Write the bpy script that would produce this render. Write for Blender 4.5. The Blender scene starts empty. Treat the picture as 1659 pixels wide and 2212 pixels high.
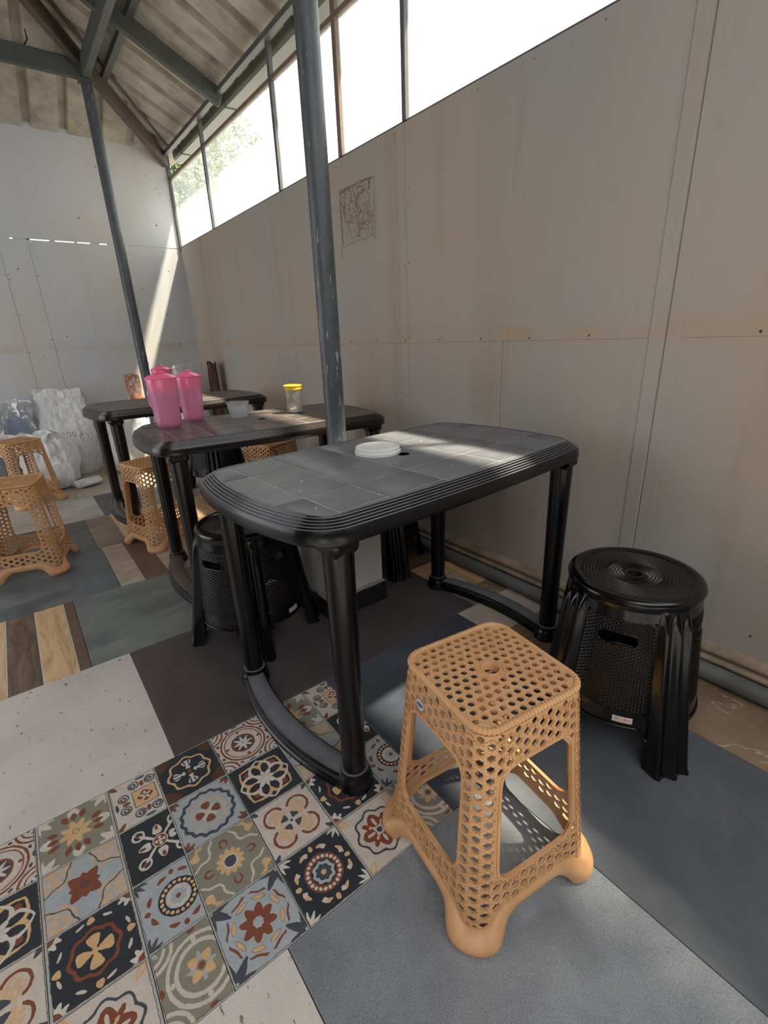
import bpy, math, random
from mathutils import Vector, Matrix, noise
from mathutils.geometry import tessellate_polygon

random.seed(7)
C = bpy.context.scene
COL = C.collection
PI = math.pi

# ------------------------------------------------------------------ camera
F_PX = 1033.4
CAM_Z = 1.075
_yaw, _pitch, _roll = 0.639638517, -0.353617231, -0.0401958373
_f = Vector((math.sin(_yaw)*math.cos(_pitch), math.cos(_yaw)*math.cos(_pitch), math.sin(_pitch)))
_r = Vector((math.cos(_yaw), -math.sin(_yaw), 0.0))
_u = _r.cross(_f)
_R = _r*math.cos(_roll) + _u*math.sin(_roll)
_U = -_r*math.sin(_roll) + _u*math.cos(_roll)
cam = bpy.data.cameras.new('camera')
cam.sensor_fit = 'HORIZONTAL'
cam.sensor_width = 36.0
cam.lens = F_PX*36.0/1659.0
cam.clip_start = 0.02
cam_o = bpy.data.objects.new('camera', cam)
COL.objects.link(cam_o)
cam_o.matrix_world = Matrix(((_R.x, _U.x, -_f.x, 0), (_R.y, _U.y, -_f.y, 0), (_R.z, _U.z, -_f.z, CAM_Z), (0, 0, 0, 1)))
C.camera = cam_o

# ------------------------------------------------------------------ sky, sun, exposure
world = bpy.data.worlds.new('sky')
C.world = world
world.use_nodes = True
bg = world.node_tree.nodes['Background']
bg.inputs['Color'].default_value = (0.97, 1.0, 1.06, 1)
bg.inputs['Strength'].default_value = 3.4
sun = bpy.data.lights.new('sun', 'SUN')
sun.energy = 26.0
sun.angle = math.radians(2.2)
sun.color = (1.0, 0.88, 0.72)
sun_o = bpy.data.objects.new('sun', sun)
COL.objects.link(sun_o)
sun_o.rotation_euler = Vector((1.0, -0.75, 2.35)).to_track_quat('Z', 'Y').to_euler()
C.view_settings.view_transform = 'Standard'
C.view_settings.look = 'None'
C.view_settings.gamma = 1.0
C.view_settings.exposure = -0.10
C.view_settings.use_curve_mapping = False
try:
    C.cycles.max_bounces = 10
    C.cycles.diffuse_bounces = 6
    C.cycles.transparent_max_bounces = 16
    C.cycles.use_denoising = True
except Exception:
    pass


# ------------------------------------------------------------------ materials
def srgb(r, g, b):
    def f(c):
        c /= 255.0
        return c/12.92 if c <= 0.04045 else ((c+0.055)/1.055)**2.4
    return (f(r), f(g), f(b), 1.0)


class E:
    """a shader value: python arithmetic on it lays down Math nodes"""
    def __init__(s, nt, sock):
        s.nt, s.s = nt, sock
    def _m(s, op, *a, clamp=False):
        n = s.nt.nodes.new('ShaderNodeMath')
        n.operation = op
        n.use_clamp = clamp
        for i, v in enumerate((s,)+a):
            if isinstance(v, E):
                s.nt.links.new(v.s, n.inputs[i])
            else:
                n.inputs[i].default_value = float(v)
        return E(s.nt, n.outputs[0])
    def __add__(s, o): return s._m('ADD', o)
    __radd__ = __add__
    def __sub__(s, o): return s._m('SUBTRACT', o)
    def __rsub__(s, o): return (s*-1.0)+o
    def __mul__(s, o): return s._m('MULTIPLY', o)
    __rmul__ = __mul__
    def __truediv__(s, o): return s._m('DIVIDE', o)
    def abs(s): return s._m('ABSOLUTE')
    def sin(s): return s._m('SINE')
    def cos(s): return s._m('COSINE')
    def sqrt(s): return s._m('SQRT')
    def lt(s, v): return s._m('LESS_THAN', v)
    def gt(s, v): return s._m('GREATER_THAN', v)
    def mx(s, o): return s._m('MAXIMUM', o)
    def mn(s, o): return s._m('MINIMUM', o)
    def atan2(s, o): return s._m('ARCTAN2', o)
    def pp(s, v): return s._m('PINGPONG', v)
    def cl(s): return s._m('ADD', 0.0, clamp=True)


def new_mat(name):
    m = bpy.data.materials.new(name)
    m.use_nodes = True
    nt = m.node_tree
    return m, nt, nt.nodes['Principled BSDF']


def node(nt, typ, **kw):
    n = nt.nodes.new(typ)
    for k, v in kw.items():
        setattr(n, k, v)
    return n


def mixc(nt, fac, a, b, mode='MIX'):
    n = nt.nodes.new('ShaderNodeMix')
    n.data_type = 'RGBA'
    n.blend_type = mode
    for sock, v in ((n.inputs[0], fac), (n.inputs[6], a), (n.inputs[7], b)):
        if isinstance(v, E):
            nt.links.new(v.s, sock)
        elif isinstance(v, bpy.types.NodeSocket):
            nt.links.new(v, sock)
        else:
            sock.default_value = v
    return n.outputs[2]


def noise_tex(nt, vec, scale, detail=4, rough=0.55, dist=0.0):
    n = node(nt, 'ShaderNodeTexNoise')
    n.inputs['Scale'].default_value = scale
    n.inputs['Detail'].default_value = detail
    n.inputs['Roughness'].default_value = rough
    n.inputs['Distortion'].default_value = dist
    nt.links.new(vec, n.inputs['Vector'])
    return n.outputs['Fac']


def ramp(nt, fac, stops):
    n = node(nt, 'ShaderNodeValToRGB')
    el = n.color_ramp.elements
    while len(el) < len(stops):
        el.new(0.5)
    for e, (p, c) in zip(el, stops):
        e.position = p
        e.color = c if len(c) == 4 else (*c, 1)
    nt.links.new(fac, n.inputs[0])
    return n.outputs[0]


def mapping(nt, vec, scale=(1, 1, 1), rot=(0, 0, 0), loc=(0, 0, 0)):
    n = node(nt, 'ShaderNodeMapping')
    n.inputs['Scale'].default_value = scale
    n.inputs['Rotation'].default_value = rot
    n.inputs['Location'].default_value = loc
    nt.links.new(vec, n.inputs['Vector'])
    return n.outputs[0]


def bump(nt, bs, h, strength=0.2, dist=0.002):
    n = node(nt, 'ShaderNodeBump')
    n.inputs['Strength'].default_value = strength
    n.inputs['Distance'].default_value = dist
    nt.links.new(h, n.inputs['Height'])
    nt.links.new(n.outputs[0], bs.inputs['Normal'])


BW = ((0, 0, 0, 1), (1, 1, 1, 1))


def plain(name, col, rough=0.5, metal=0.0, nscale=12, namt=0.25, bstr=0.0, bscale=200, spec=0.5, stretch=(1, 1, 1), dirt=None, dlim=(0.55, 0.75)):
    m, nt, bs = new_mat(name)
    tc = node(nt, 'ShaderNodeTexCoord').outputs['Object']
    v = mapping(nt, tc, stretch)
    f = noise_tex(nt, v, nscale, 6, 0.6)
    c2 = tuple(max(0, c*(1-namt)) for c in col[:3])+(1,)
    c3 = tuple(min(1, c*(1+namt*0.6)) for c in col[:3])+(1,)
    out = ramp(nt, f, [(0.3, c2), (0.7, c3)])
    if dirt:
        g = ramp(nt, noise_tex(nt, mapping(nt, tc, stretch, loc=(3, 1, 7)), nscale*0.6, 8, 0.7), [(dlim[0], BW[0]), (dlim[1], BW[1])])
        out = mixc(nt, g, out, dirt)
    nt.links.new(out, bs.inputs['Base Color'])
    bs.inputs['Roughness'].default_value = rough
    bs.inputs['Metallic'].default_value = metal
    bs.inputs['Specular IOR Level'].default_value = spec
    if bstr:
        bump(nt, bs, noise_tex(nt, tc, bscale, 3, 0.6), bstr)
    return m


def stone(name, base, dark, light, rough=0.4, scale=4.0, stretch=(1, 1, 1), speck=None, speck_scale=60, speck_lim=0.68, fine=0.25, bstr=0.15, spec=0.5, vein=None):
    m, nt, bs = new_mat(name)
    tc = node(nt, 'ShaderNodeTexCoord').outputs['Object']
    v = mapping(nt, tc, stretch)
    f = noise_tex(nt, v, scale, 9, 0.62, 0.6)
    out = ramp(nt, f, [(0.3, dark), (0.52, base), (0.72, light)])
    fn = noise_tex(nt, tc, 420, 2, 0.5)
    g = ramp(nt, fn, [(0.35, (1-fine,)*3), (0.65, (1+0*fine,)*3)])
    out = mixc(nt, 1.0, out, g, 'MULTIPLY')
    if speck:
        sp = noise_tex(nt, mapping(nt, tc, (1.0, 0.45, 1), rot=(0, 0, 0.6)), speck_scale, 3, 0.5)
        k = ramp(nt, sp, [(speck_lim, BW[0]), (speck_lim+0.05, BW[1])])
        out = mixc(nt, k, out, speck)
    if vein:
        vn = (E(nt, noise_tex(nt, mapping(nt, tc, (1, 1, 1), rot=(0, 0, 0.5)), 3.2, 5, 0.55, 0.8))-0.5).abs()
        out = mixc(nt, (1.0-vn/0.006).cl()*0.55, out, vein)
    nt.links.new(out, bs.inputs['Base Color'])
    rr = ramp(nt, noise_tex(nt, tc, 14, 5, 0.6), [(0.3, (rough*0.8,)*3), (0.7, (min(1, rough*1.25),)*3)])
    nt.links.new(rr, bs.inputs['Roughness'])
    bs.inputs['Specular IOR Level'].default_value = spec
    bump(nt, bs, noise_tex(nt, tc, 160, 4, 0.6), bstr, 0.001)
    return m


def wood(name, base, dark, light, rough=0.42, rot=0.0):
    m, nt, bs = new_mat(name)
    tc = node(nt, 'ShaderNodeTexCoord').outputs['Object']
    v = mapping(nt, tc, (14, 2.2, 1), rot=(0, 0, rot))
    f = noise_tex(nt, v, 1.6, 8, 0.6, 1.6)
    out = ramp(nt, f, [(0.32, dark), (0.5, base), (0.7, light)])
    nt.links.new(out, bs.inputs['Base Color'])
    bs.inputs['Roughness'].default_value = rough
    bump(nt, bs, f, 0.1, 0.001)
    return m


# ------------------------------------------------------------------ mesh helpers
def mesh_obj(name, verts, faces, mats, parent=None, smooth=False, loc=(0, 0, 0), fmat=None, auto=None):
    me = bpy.data.meshes.new(name)
    me.from_pydata([tuple(v) for v in verts], [], faces)
    if not isinstance(mats, (list, tuple)):
        mats = [mats]
    for m in mats:
        me.materials.append(m)
    if fmat is not None:
        me.polygons.foreach_set('material_index', fmat)
    if smooth:
        me.polygons.foreach_set('use_smooth', [True]*len(me.polygons))
    me.update()
    if auto:
        try:
            me.set_sharp_from_angle(angle=math.radians(auto))
        except Exception:
            pass
    o = bpy.data.objects.new(name, me)
    o.location = loc
    COL.objects.link(o)
    if parent:
        o.parent = parent
    return o


class MB:
    def __init__(s):
        s.v, s.f, s.m = [], [], []
    def add(s, verts, faces, mi=0):
        o = len(s.v)
        s.v += [Vector(v) for v in verts]
        s.f += [tuple(i+o for i in f) for f in faces]
        s.m += [mi]*len(faces)
    def box(s, x0, x1, y0, y1, z0, z1, mi=0, bev=0.0, M=None):
        b = min(bev, abs(x1-x0)/3, abs(y1-y0)/3, abs(z1-z0)/3)
        if b <= 0:
            vs = [(x, y, z) for z in (z0, z1) for y in (y0, y1) for x in (x0, x1)]
            fs = [(0, 2, 3, 1), (4, 5, 7, 6), (0, 1, 5, 4), (2, 6, 7, 3), (0, 4, 6, 2), (1, 3, 7, 5)]
        else:
            vs, fs = [], []
            lev = [(z0, b), (z0+b, 0), (z1-b, 0), (z1, b)]
            for z, i in lev:
                c = b if i == 0 else 0
                q = [(x0+b, y0+i), (x1-b, y0+i), (x1-i, y0+b), (x1-i, y1-b), (x1-b, y1-i), (x0+b, y1-i), (x0+i, y1-b), (x0+i, y0+b)]
                vs += [(a, d, z) for a, d in q]
            for l in range(3):
                for k in range(8):
                    fs.append((l*8+k, l*8+(k+1) % 8, (l+1)*8+(k+1) % 8, (l+1)*8+k))
            fs.append(tuple(reversed(range(8))))
            fs.append(tuple(range(24, 32)))
        if M is not None:
            vs = [M @ Vector(v) for v in vs]
        s.add(vs, fs, mi)
    def lathe(s, prof, n=32, c=(0, 0, 0), mi=0, capb=False, capt=False, rf=None):
        vs, fs = [], []
        for r, z in prof:
            for k in range(n):
                a = 2*PI*k/n
                rr = r*(rf(a, z) if rf else 1)
                vs.append((c[0]+rr*math.cos(a), c[1]+rr*math.sin(a), c[2]+z))
        for l in range(len(prof)-1):
            for k in range(n):
                fs.append((l*n+k, l*n+(k+1) % n, (l+1)*n+(k+1) % n, (l+1)*n+k))
        if capb:
            fs.append(tuple(reversed(range(n))))
        if capt:
            fs.append(tuple(range((len(prof)-1)*n, len(prof)*n)))
        s.add(vs, fs, mi)
    def tube(s, pts, r, n=10, closed=False, mi=0, rfun=None, up=(0, 0, 1), flat=1.0):
        pts = [Vector(p) for p in pts]
        N = len(pts)
        vs, fs = [], []
        for i, p in enumerate(pts):
            a = pts[i-1] if (i > 0 or closed) else p
            b = pts[(i+1) % N] if (i < N-1 or closed) else p
            t = (b-a).normalized()
            sx = t.cross(Vector(up))
            if sx.length < 1e-4:
                sx = t.cross(Vector((1, 0, 0)))
            sx.normalize()
            sy = sx.cross(t)
            rr = rfun(i) if rfun else r
            for k in range(n):
                q = 2*PI*k/n
                vs.append(p+sx*(math.cos(q)*rr)+sy*(math.sin(q)*rr*flat))
        for i in range(N if closed else N-1):
            j = (i+1) % N
            for k in range(n):
                fs.append((i*n+k, i*n+(k+1) % n, j*n+(k+1) % n, j*n+k))
        if not closed:
            fs.append(tuple(range(n)))
            fs.append(tuple(reversed(range((N-1)*n, N*n))))
        s.add(vs, fs, mi)
    def loft(s, rings, closed=True, mi=0, capb=False, capt=False):
        n = len(rings[0])
        vs = [p for r in rings for p in r]
        fs = []
        for l in range(len(rings)-1):
            for k in range(n if closed else n-1):
                fs.append((l*n+k, l*n+(k+1) % n, (l+1)*n+(k+1) % n, (l+1)*n+k))
        if capb:
            fs.append(tuple(reversed(range(n))))
        if capt:
            fs.append(tuple(range((len(rings)-1)*n, len(rings)*n)))
        s.add(vs, fs, mi)
    def beam(s, p, q, w, h, mi=0, bev=0.003):
        """box along p->q; p, q are on the centre of its bottom"""
        p, q = Vector(p), Vector(q)
        t = (q-p)
        L = t.length
        t.normalize()
        sx = t.cross(Vector((0, 0, 1))).normalized()
        up = sx.cross(t)
        M = Matrix(((sx.x, t.x, up.x, p.x), (sx.y, t.y, up.y, p.y), (sx.z, t.z, up.z, p.z), (0, 0, 0, 1)))
        s.box(-w/2, w/2, 0, L, 0, h, mi, bev, M)
    def build(s, name, mats, parent=None, smooth=False, loc=(0, 0, 0), auto=None):
        return mesh_obj(name, s.v, s.f, mats, parent, smooth, loc, s.m, auto)


def tag(o, label, cat, group=None, kind=None):
    o['label'] = label
    o['category'] = cat
    if group:
        o['group'] = group
    if kind:
        o['kind'] = kind
    return o


def empty(name, loc=(0, 0, 0), rz=0.0):
    o = bpy.data.objects.new(name, None)
    o.location = loc
    o.rotation_euler = (0, 0, rz)
    COL.objects.link(o)
    return o


def structure(o):
    o['kind'] = 'structure'
    return o


def copy_tree(o, loc=None, rz=None, skip=()):
    c = o.copy()
    COL.objects.link(c)
    if loc is not None:
        c.location = loc
    if rz is not None:
        c.rotation_euler = (0, 0, rz)
    for ch in list(o.children):
        if ch.name.split('.')[0] in skip:
            continue
        d = ch.copy()
        COL.objects.link(d)
        d.parent = c
        for g in list(ch.children):
            e = g.copy()
            COL.objects.link(e)
            e.parent = d
    return c


def rsq(h, r, t):
    """point and normal on a rounded square of half size h, corner radius r; t in 0..1 runs anticlockwise from the middle of +x side"""
    st = h-r
    arc = PI*r/2
    P = 8*st+4*arc
    d = (t % 1.0)*P
    k = int(d//(2*st+arc))
    d -= k*(2*st+arc)
    if d < st:
        p, n = Vector((h, d)), Vector((1, 0))
    elif d < st+arc:
        a = (d-st)/r
        p, n = Vector((st+r*math.cos(a), st+r*math.sin(a))), Vector((math.cos(a), math.sin(a)))
    else:
        p, n = Vector((st-(d-st-arc), h)), Vector((0, 1))
    a = k*PI/2
    ca, sa = math.cos(a), math.sin(a)
    return Vector((p.x*ca-p.y*sa, p.x*sa+p.y*ca)), Vector((n.x*ca-n.y*sa, n.x*sa+n.y*ca))


def lattice_sheet(mb, centres, p, cs, sdf, fmap, hole=0.62, thick=0.003, relief=0.0011, rib_w=0.2, mi=0, drop=0.0, ribs=True):
    """perforated woven sheet: hexagonal cells with hexagonal holes and crossing straps round each hole.
    sdf(x, y) > 0 where the sheet exists, with cells cut on sdf = 0; fmap(x, y, d) is the point lifted d off the surface"""
    nb = [(0, p), (cs, p/2), (cs, -p/2), (0, -p), (-cs, -p/2), (-cs, p/2)]
    vor = []
    for k in range(6):
        a, b = nb[k], nb[(k+1) % 6]
        vor.append(((a[0]+b[0])/3, (a[1]+b[1])/3))
    def snap(x, y):
        d = sdf(x, y)
        if d >= 0:
            return x, y, False
        for _ in range(4):
            e = 1e-4
            gx = (sdf(x+e, y)-sdf(x-e, y))/(2*e)
            gy = (sdf(x, y+e)-sdf(x, y-e))/(2*e)
            g2 = gx*gx+gy*gy+1e-9
            x -= d*gx/g2
            y -= d*gy/g2
            d = sdf(x, y)
            if abs(d) < 1e-5:
                break
        return x, y, True
    for cx, cy in centres:
        dc = sdf(cx, cy)
        if dc < -0.62*p:
            continue
        outer, cut = [], False
        for vx, vy in vor:
            x, y, s_ = snap(cx+vx, cy+vy)
            outer.append((x, y))
            cut = cut or s_
        area = sum(outer[k][0]*outer[(k+1) % 6][1]-outer[(k+1) % 6][0]*outer[k][1] for k in range(6))
        if abs(area)/2 < 0.04*p*cs:
            continue
        if cut and dc < 0.30*p:
            top = [fmap(x, y, 0) for x, y in outer]
            bot = [fmap(x, y, -thick) for x, y in outer]
            mb.add(top+bot, [tuple(reversed(range(6))), tuple(range(6, 12))], mi)
            continue
        inner = [(cx+a*hole/2, cy+b*hole/2) for a, b in nb]
        V = [fmap(x, y, 0) for x, y in outer]+[fmap(x, y, 0) for x, y in inner]
        V += [fmap(x, y, -thick) for x, y in outer]+[fmap(x, y, -thick) for x, y in inner]
        Fc = []
        for k in range(6):
            k1 = (k+1) % 6
            # inner k, inner k1 with outer k between them; outer k, outer k1 with inner k1 between them
            Fc.append((6+k, 6+k1, k))
            Fc.append((k, 6+k1, k1))
            Fc.append((18+k, 12+k, 18+k1))
            Fc.append((12+k, 12+k1, 18+k1))
            Fc.append((6+k, 18+k, 18+k1, 6+k1))
        mb.add(V, Fc, mi)
        if ribs and not cut:
            w = rib_w*p/2
            V, Fc = [], []
            for k in range(6):
                a = Vector((nb[k][0]/2, nb[k][1]/2))
                b = Vector((nb[(k+1) % 6][0]/2, nb[(k+1) % 6][1]/2))
                t = (b-a).normalized()
                n_ = Vector((-t.y, t.x))
                a2, b2 = a-t*w*0.6, b+t*w*0.2
                o = len(V)
                for q, hh in ((a2, relief*1.5), ((a+b)/2, relief), (b2, 0.0001)):
                    for sgn in (-1, 0, 1):
                        pt = q+n_*(w*sgn)
                        V.append(fmap(cx+pt.x, cy+pt.y, hh if sgn == 0 else hh*0.55))
                for r_ in range(2):
                    for c_ in range(2):
                        i0 = o+r_*3+c_
                        Fc.append((i0, i0+1, i0+4, i0+3))
            mb.add(V, Fc, mi)


# ------------------------------------------------------------------ colours used in several places
M_GROUT = plain('grout', srgb(70, 66, 62), 0.9)
M_JOINT = plain('white joint', srgb(205, 200, 190), 0.8, nscale=60)

# ================================================================== ROOM
WX, WY = 1.62, 5.27          # inner faces of the right and back walls
XL = -3.0                    # left edge, partly shut by an added wall against side light
Y0 = -3.4                    # edge behind the camera, shut by another added wall
YR = -0.9                    # the roof is cut short here, behind the camera, to let sky light in

# ---- walls: painted boards with stains
def board_mat(name, base, warm, grey, streak=0.5, cool_top=None):
    m, nt, bs = new_mat(name)
    tc = node(nt, 'ShaderNodeTexCoord').outputs['Object']
    big = noise_tex(nt, mapping(nt, tc, (1, 1, 0.7)), 1.3, 4, 0.55)
    out = ramp(nt, big, [(0.3, grey), (0.5, base), (0.68, warm)])
    st = noise_tex(nt, mapping(nt, tc, (5, 5, 0.35)), 1.5, 5, 0.6)
    k = ramp(nt, st, [(0.56, BW[0]), (0.74, (streak,)*3)])
    out = mixc(nt, k, out, srgb(150, 128, 108))
    sm = noise_tex(nt, mapping(nt, tc, (1, 1, 1.2), loc=(4, 2, 0)), 5.5, 8, 0.75)
    k2 = ramp(nt, sm, [(0.62, BW[0]), (0.8, (0.5,)*3)])
    out = mixc(nt, k2, out, srgb(142, 116, 92))
    sp = noise_tex(nt, tc, 90, 2, 0.5)
    k3 = ramp(nt, sp, [(0.74, BW[0]), (0.78, (0.45,)*3)])
    out = mixc(nt, k3, out, srgb(110, 92, 76))
    xyz = node(nt, 'ShaderNodeSeparateXYZ')
    nt.links.new(tc, xyz.inputs[0])
    z = E(nt, xyz.outputs[2])
    # rusty water line round the height of the board joint
    band = (1.0-((z-1.06).abs()/0.075)).cl()
    wob = E(nt, noise_tex(nt, mapping(nt, tc, (2, 2, 5)), 2.2, 6, 0.65))
    kb = (band*((wob-0.4).cl()*3.4)).cl()*0.6
    out = mixc(nt, kb, out, srgb(178, 142, 96))
    y = E(nt, xyz.outputs[1])
    for yc, wd, amt, colr in ((2.02, .055, .42, srgb(134, 112, 94)), (1.98, .02, .25, srgb(120, 98, 82)), (1.66, .12, .20, srgb(146, 122, 100)), (.98, .16, .18, srgb(150, 122, 96)), (.30, .2, .22, srgb(168, 136, 102))):
        g = (1.0-((y-yc).abs()/wd)).cl()
        kk = (g*((E(nt, st)-0.25).cl()*2.6)).cl()*amt*streak*2.0
        out = mixc(nt, kk, out, colr)
    nt.links.new(out, bs.inputs['Base Color'])
    bs.inputs['Roughness'].default_value = 0.62
    bs.inputs['Specular IOR Level'].default_value = 0.35
    w1 = noise_tex(nt, mapping(nt, tc, (1, 1, 1)), 260, 3, 0.6)
    bump(nt, bs, w1, 0.25, 0.0012)
    return m

M_WALL_R = board_mat('cream painted board', srgb(166, 159, 150), srgb(170, 156, 140), srgb(160, 158, 155), 0.45)
M_WALL_B = board_mat('pale grey painted board', srgb(196, 196, 196), srgb(196, 190, 182), srgb(190, 193, 198), 0.15)
M_SCREW = plain('rusty screw', srgb(70, 50, 40), 0.7)
M_STUD = plain('dark backing stud', srgb(60, 58, 56), 0.8)
T = 0.014

def panel(name, parent, axis, a0, a1, z0, z1, mat):
    g = 0.0009
    mb = MB()
    if axis == 'x':
        gz = 0.0002 if z0 > 1 or z1 < 1.1 else g
        mb.box(WX, WX+T, a0+g, a1-g, z0+gz, z1-gz, 0, 0.0006)
    else:
        mb.box(a0+g, a1-g, WY, WY+T, z0+g, z1-g, 0, 0.001)
    return mb.build(name, mat, parent)

# right wall: a backing of studs plus boards
mb = MB()
for y in (-2.95, -1.73, -0.51, 0.708, 1.33, 1.92, 3.11, 4.33, 5.25):
    mb.box(WX+T+0.001, WX+T+0.045, y-0.03, y+0.03, 0.06, 1.925)
mb.box(WX+T+0.001, WX+T+0.03, Y0, WY, 1.0, 1.07)
mb.box(WX+T+0.001, WX+T+0.03, Y0, WY, 1.90, 1.925)
mb.box(WX+T+0.001, WX+T+0.03, Y0, WY, 0.06, 0.12)
wall_right = structure(mb.build('wall_right', M_STUD))
ZB, ZM, ZT = 0.095, 1.035, 1.930
seams = [Y0, -1.73, -0.51, 0.708, 1.92, 3.11, 4.33, WY]
for i in range(len(seams)-1):
    panel('wall_board', wall_right, 'x', seams[i], seams[i+1], ZM, ZT, M_WALL_R)
lower = [Y0, -1.73, -0.51, 0.708, 1.33, 1.92, 3.11, 4.33, WY]
for i in range(len(lower)-1):
    panel('wall_board', wall_right, 'x', lower[i], lower[i+1], ZB, ZM, M_WALL_R)
mb = MB()
mb.box(WX-0.004, WX, 0.7115, 0.757, ZB, ZT, 0, 0.001)
s_ = mb.build('joint_strip', M_WALL_R, wall_right)
mb = MB()
mb.box(WX-0.0015, WX, 0.664, 0.7065, ZB, ZT, 0, 0.0006)
mb.build('joint_strip', M_WALL_R, wall_right)
# screw heads, countless small dots
mb = MB()
def screw(M, x, y, z, n, r=0.004):
    a = Vector(n)
    b = a.orthogonal().normalized()
    c = a.cross(b)
    vs = [Vector((x, y, z))+a*0.0012]
    for k in range(7):
        q = 2*PI*k/7
        vs.append(Vector((x, y, z))+(b*math.cos(q)+c*math.sin(q))*r*random.uniform(0.7, 1.2)+a*0.0004)
    M.add(vs, [(0, 1+k, 1+(k+1) % 7) for k in range(7)])
rs = random.Random(3)
for y in seams[1:-1]:
    for s in (-1, 1):
        z = 0.2
        while z < 1.9:
            screw(mb, WX, y+s*0.022+rs.uniform(-.006, .006), z+rs.uniform(-.03, .03), (-1, 0, 0), 0.0035)
            z += 0.29
y = -1.0
while y < WY:
    screw(mb, WX, y, 1.045+rs.uniform(-.004, .004), (-1, 0, 0), 0.0045)
    screw(mb, WX, y+0.1, 0.17+rs.uniform(-.01, .01), (-1, 0, 0), 0.004)
    screw(mb, WX, y+0.05, 1.905, (-1, 0, 0), 0.0028)
    y += 0.245
for _ in range(46):
    screw(mb, WX, rs.uniform(-.2, 5.1), rs.uniform(.15, 1.88), (-1, 0, 0), rs.uniform(.0012, .0035))
o = mb.build('screw_head', M_SCREW, wall_right)
o['kind'] = 'stuff'

# brown scratched square high on the board
M_SCRIB = plain('brown scratches', srgb(122, 96, 80), 0.8)
mb = MB()
rs = random.Random(11)
def stroke(pts, w):
    V, Fc = [], []
    for i, p in enumerate(pts):
        a = pts[max(0, i-1)]
        b = pts[min(len(pts)-1, i+1)]
        t = (b-a)
        t.normalize()
        n_ = Vector((-t.y, t.x))
        for s in (-1, 1):
            q = p+n_*w*s*rs.uniform(.4, 1)
            V.append((WX-0.0006, q.x, q.y))
    for i in range(len(pts)-1):
        Fc.append((2*i, 2*i+1, 2*i+3, 2*i+2))
    mb.add(V, Fc)
cy, cz, hy, hz = 2.305, 1.665, 0.15, 0.125
for k in range(190):
    a = Vector((cy+rs.uniform(-hy, hy), cz+rs.uniform(-hz, hz)))
    ang = rs.choice([1.2, 1.9, 0.6, 1.5, 2.4])+rs.uniform(-.5, .5)
    pts = [a]
    for j in range(rs.randint(4, 11)):
        ang += rs.uniform(-.8, .8)
        q = pts[-1]+Vector((math.cos(ang), math.sin(ang)))*0.012
        q.x = min(max(q.x, cy-hy), cy+hy)
        q.y = min(max(q.y, cz-hz), cz+hz)
        pts.append(q)
    stroke(pts, rs.uniform(.0004, .0012))
for e in range(4):
    c_ = [(-hy, -hz), (hy, -hz), (hy, hz), (-hy, hz), (-hy, -hz)]
    for rep in range(2):
        p0, p1 = Vector(c_[e]), Vector(c_[e+1])
        pts = [Vector((cy, cz))+p0.lerp(p1, i/14)+Vector((rs.uniform(-.012, .012), rs.uniform(-.012, .012))) for i in range(15)]
        stroke(pts, .0009)
stroke([Vector((cy+hy, cz-hz+.01)), Vector((cy+hy+.01, cz-hz-.03)), Vector((cy+hy+.005, cz-hz-.07))], .0015)
o = mb.build('scratch_mark', M_SCRIB, wall_right)
o['kind'] = 'stuff'

# back wall
mb = MB()
for x in (XL, -1.8, -0.6, 0.203, 0.405, 1.60):
    mb.box(x-0.02, x+0.02, WY+T+0.001, WY+T+0.04, 0.0, 2.70)
wall_back = structure(mb.build('wall_back', M_STUD))
xs = [XL, -1.0, 0.203, 0.405, 1.63]
for i in range(len(xs)-1):
    panel('wall_board', wall_back, 'y', xs[i], xs[i+1], 0.0, 1.917, M_WALL_B)
for a, b in ((XL, -0.6), (-0.6, 1.63)):
    panel('wall_board', wall_back, 'y', a, b, 1.9235, 2.705, M_WALL_B)
mb = MB()      # the slit between the boards is stopped except for a stretch that lets daylight in
for a, b in ((XL, 0.29), (0.31, .40), (.56, .60), (.74, .76), (.86, .93), (.99, 1.63)):
    mb.box(a, b, WY+0.003, WY+T, 1.914, 1.926)
mb.build('filler_strip', M_WALL_B, wall_back)
mb = MB()
rs = random.Random(5)
for _ in range(40):
    screw(mb, rs.uniform(-.4, 1.55), WY, rs.uniform(.7, 2.6), (0, -1, 0), rs.uniform(.003, .007))
for x in (.215, .418, .19, 1.58):
    for z in (.75, 1.05, 1.35, 1.65, 1.88):
        screw(mb, x, WY, z, (0, -1, 0), .004)
o = mb.build('screw_head', M_SCREW, wall_back)
o['kind'] = 'stuff'

# unseen walls added to cut the side light; the left stays open beyond
M_ADDED_WALL = plain('dark added wall', srgb(70, 70, 72), 0.8, nscale=3)
mb = MB()
mb.box(XL, WX+T, Y0-0.05, Y0, 0, 2.9)
structure(mb.build('wall_front_added', M_ADDED_WALL))
mb = MB()
mb.box(XL-0.05, XL, Y0-0.05, 2.3, 0, 2.9)
structure(mb.build('wall_left_added', M_ADDED_WALL))
mb = MB()
mb.box(-14, 14, -14, 16, -0.12, -0.065)
structure(mb.build('ground', plain('yard concrete', srgb(118, 116, 110), 0.9, nscale=1.5)))

# ---- floor
TILE_Z = -0.004
mb = MB()
mb.box(XL, WX+0.04, Y0, WY+0.04, -0.06, TILE_Z-0.004)
floor = structure(mb.build('floor', M_GROUT))

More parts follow.
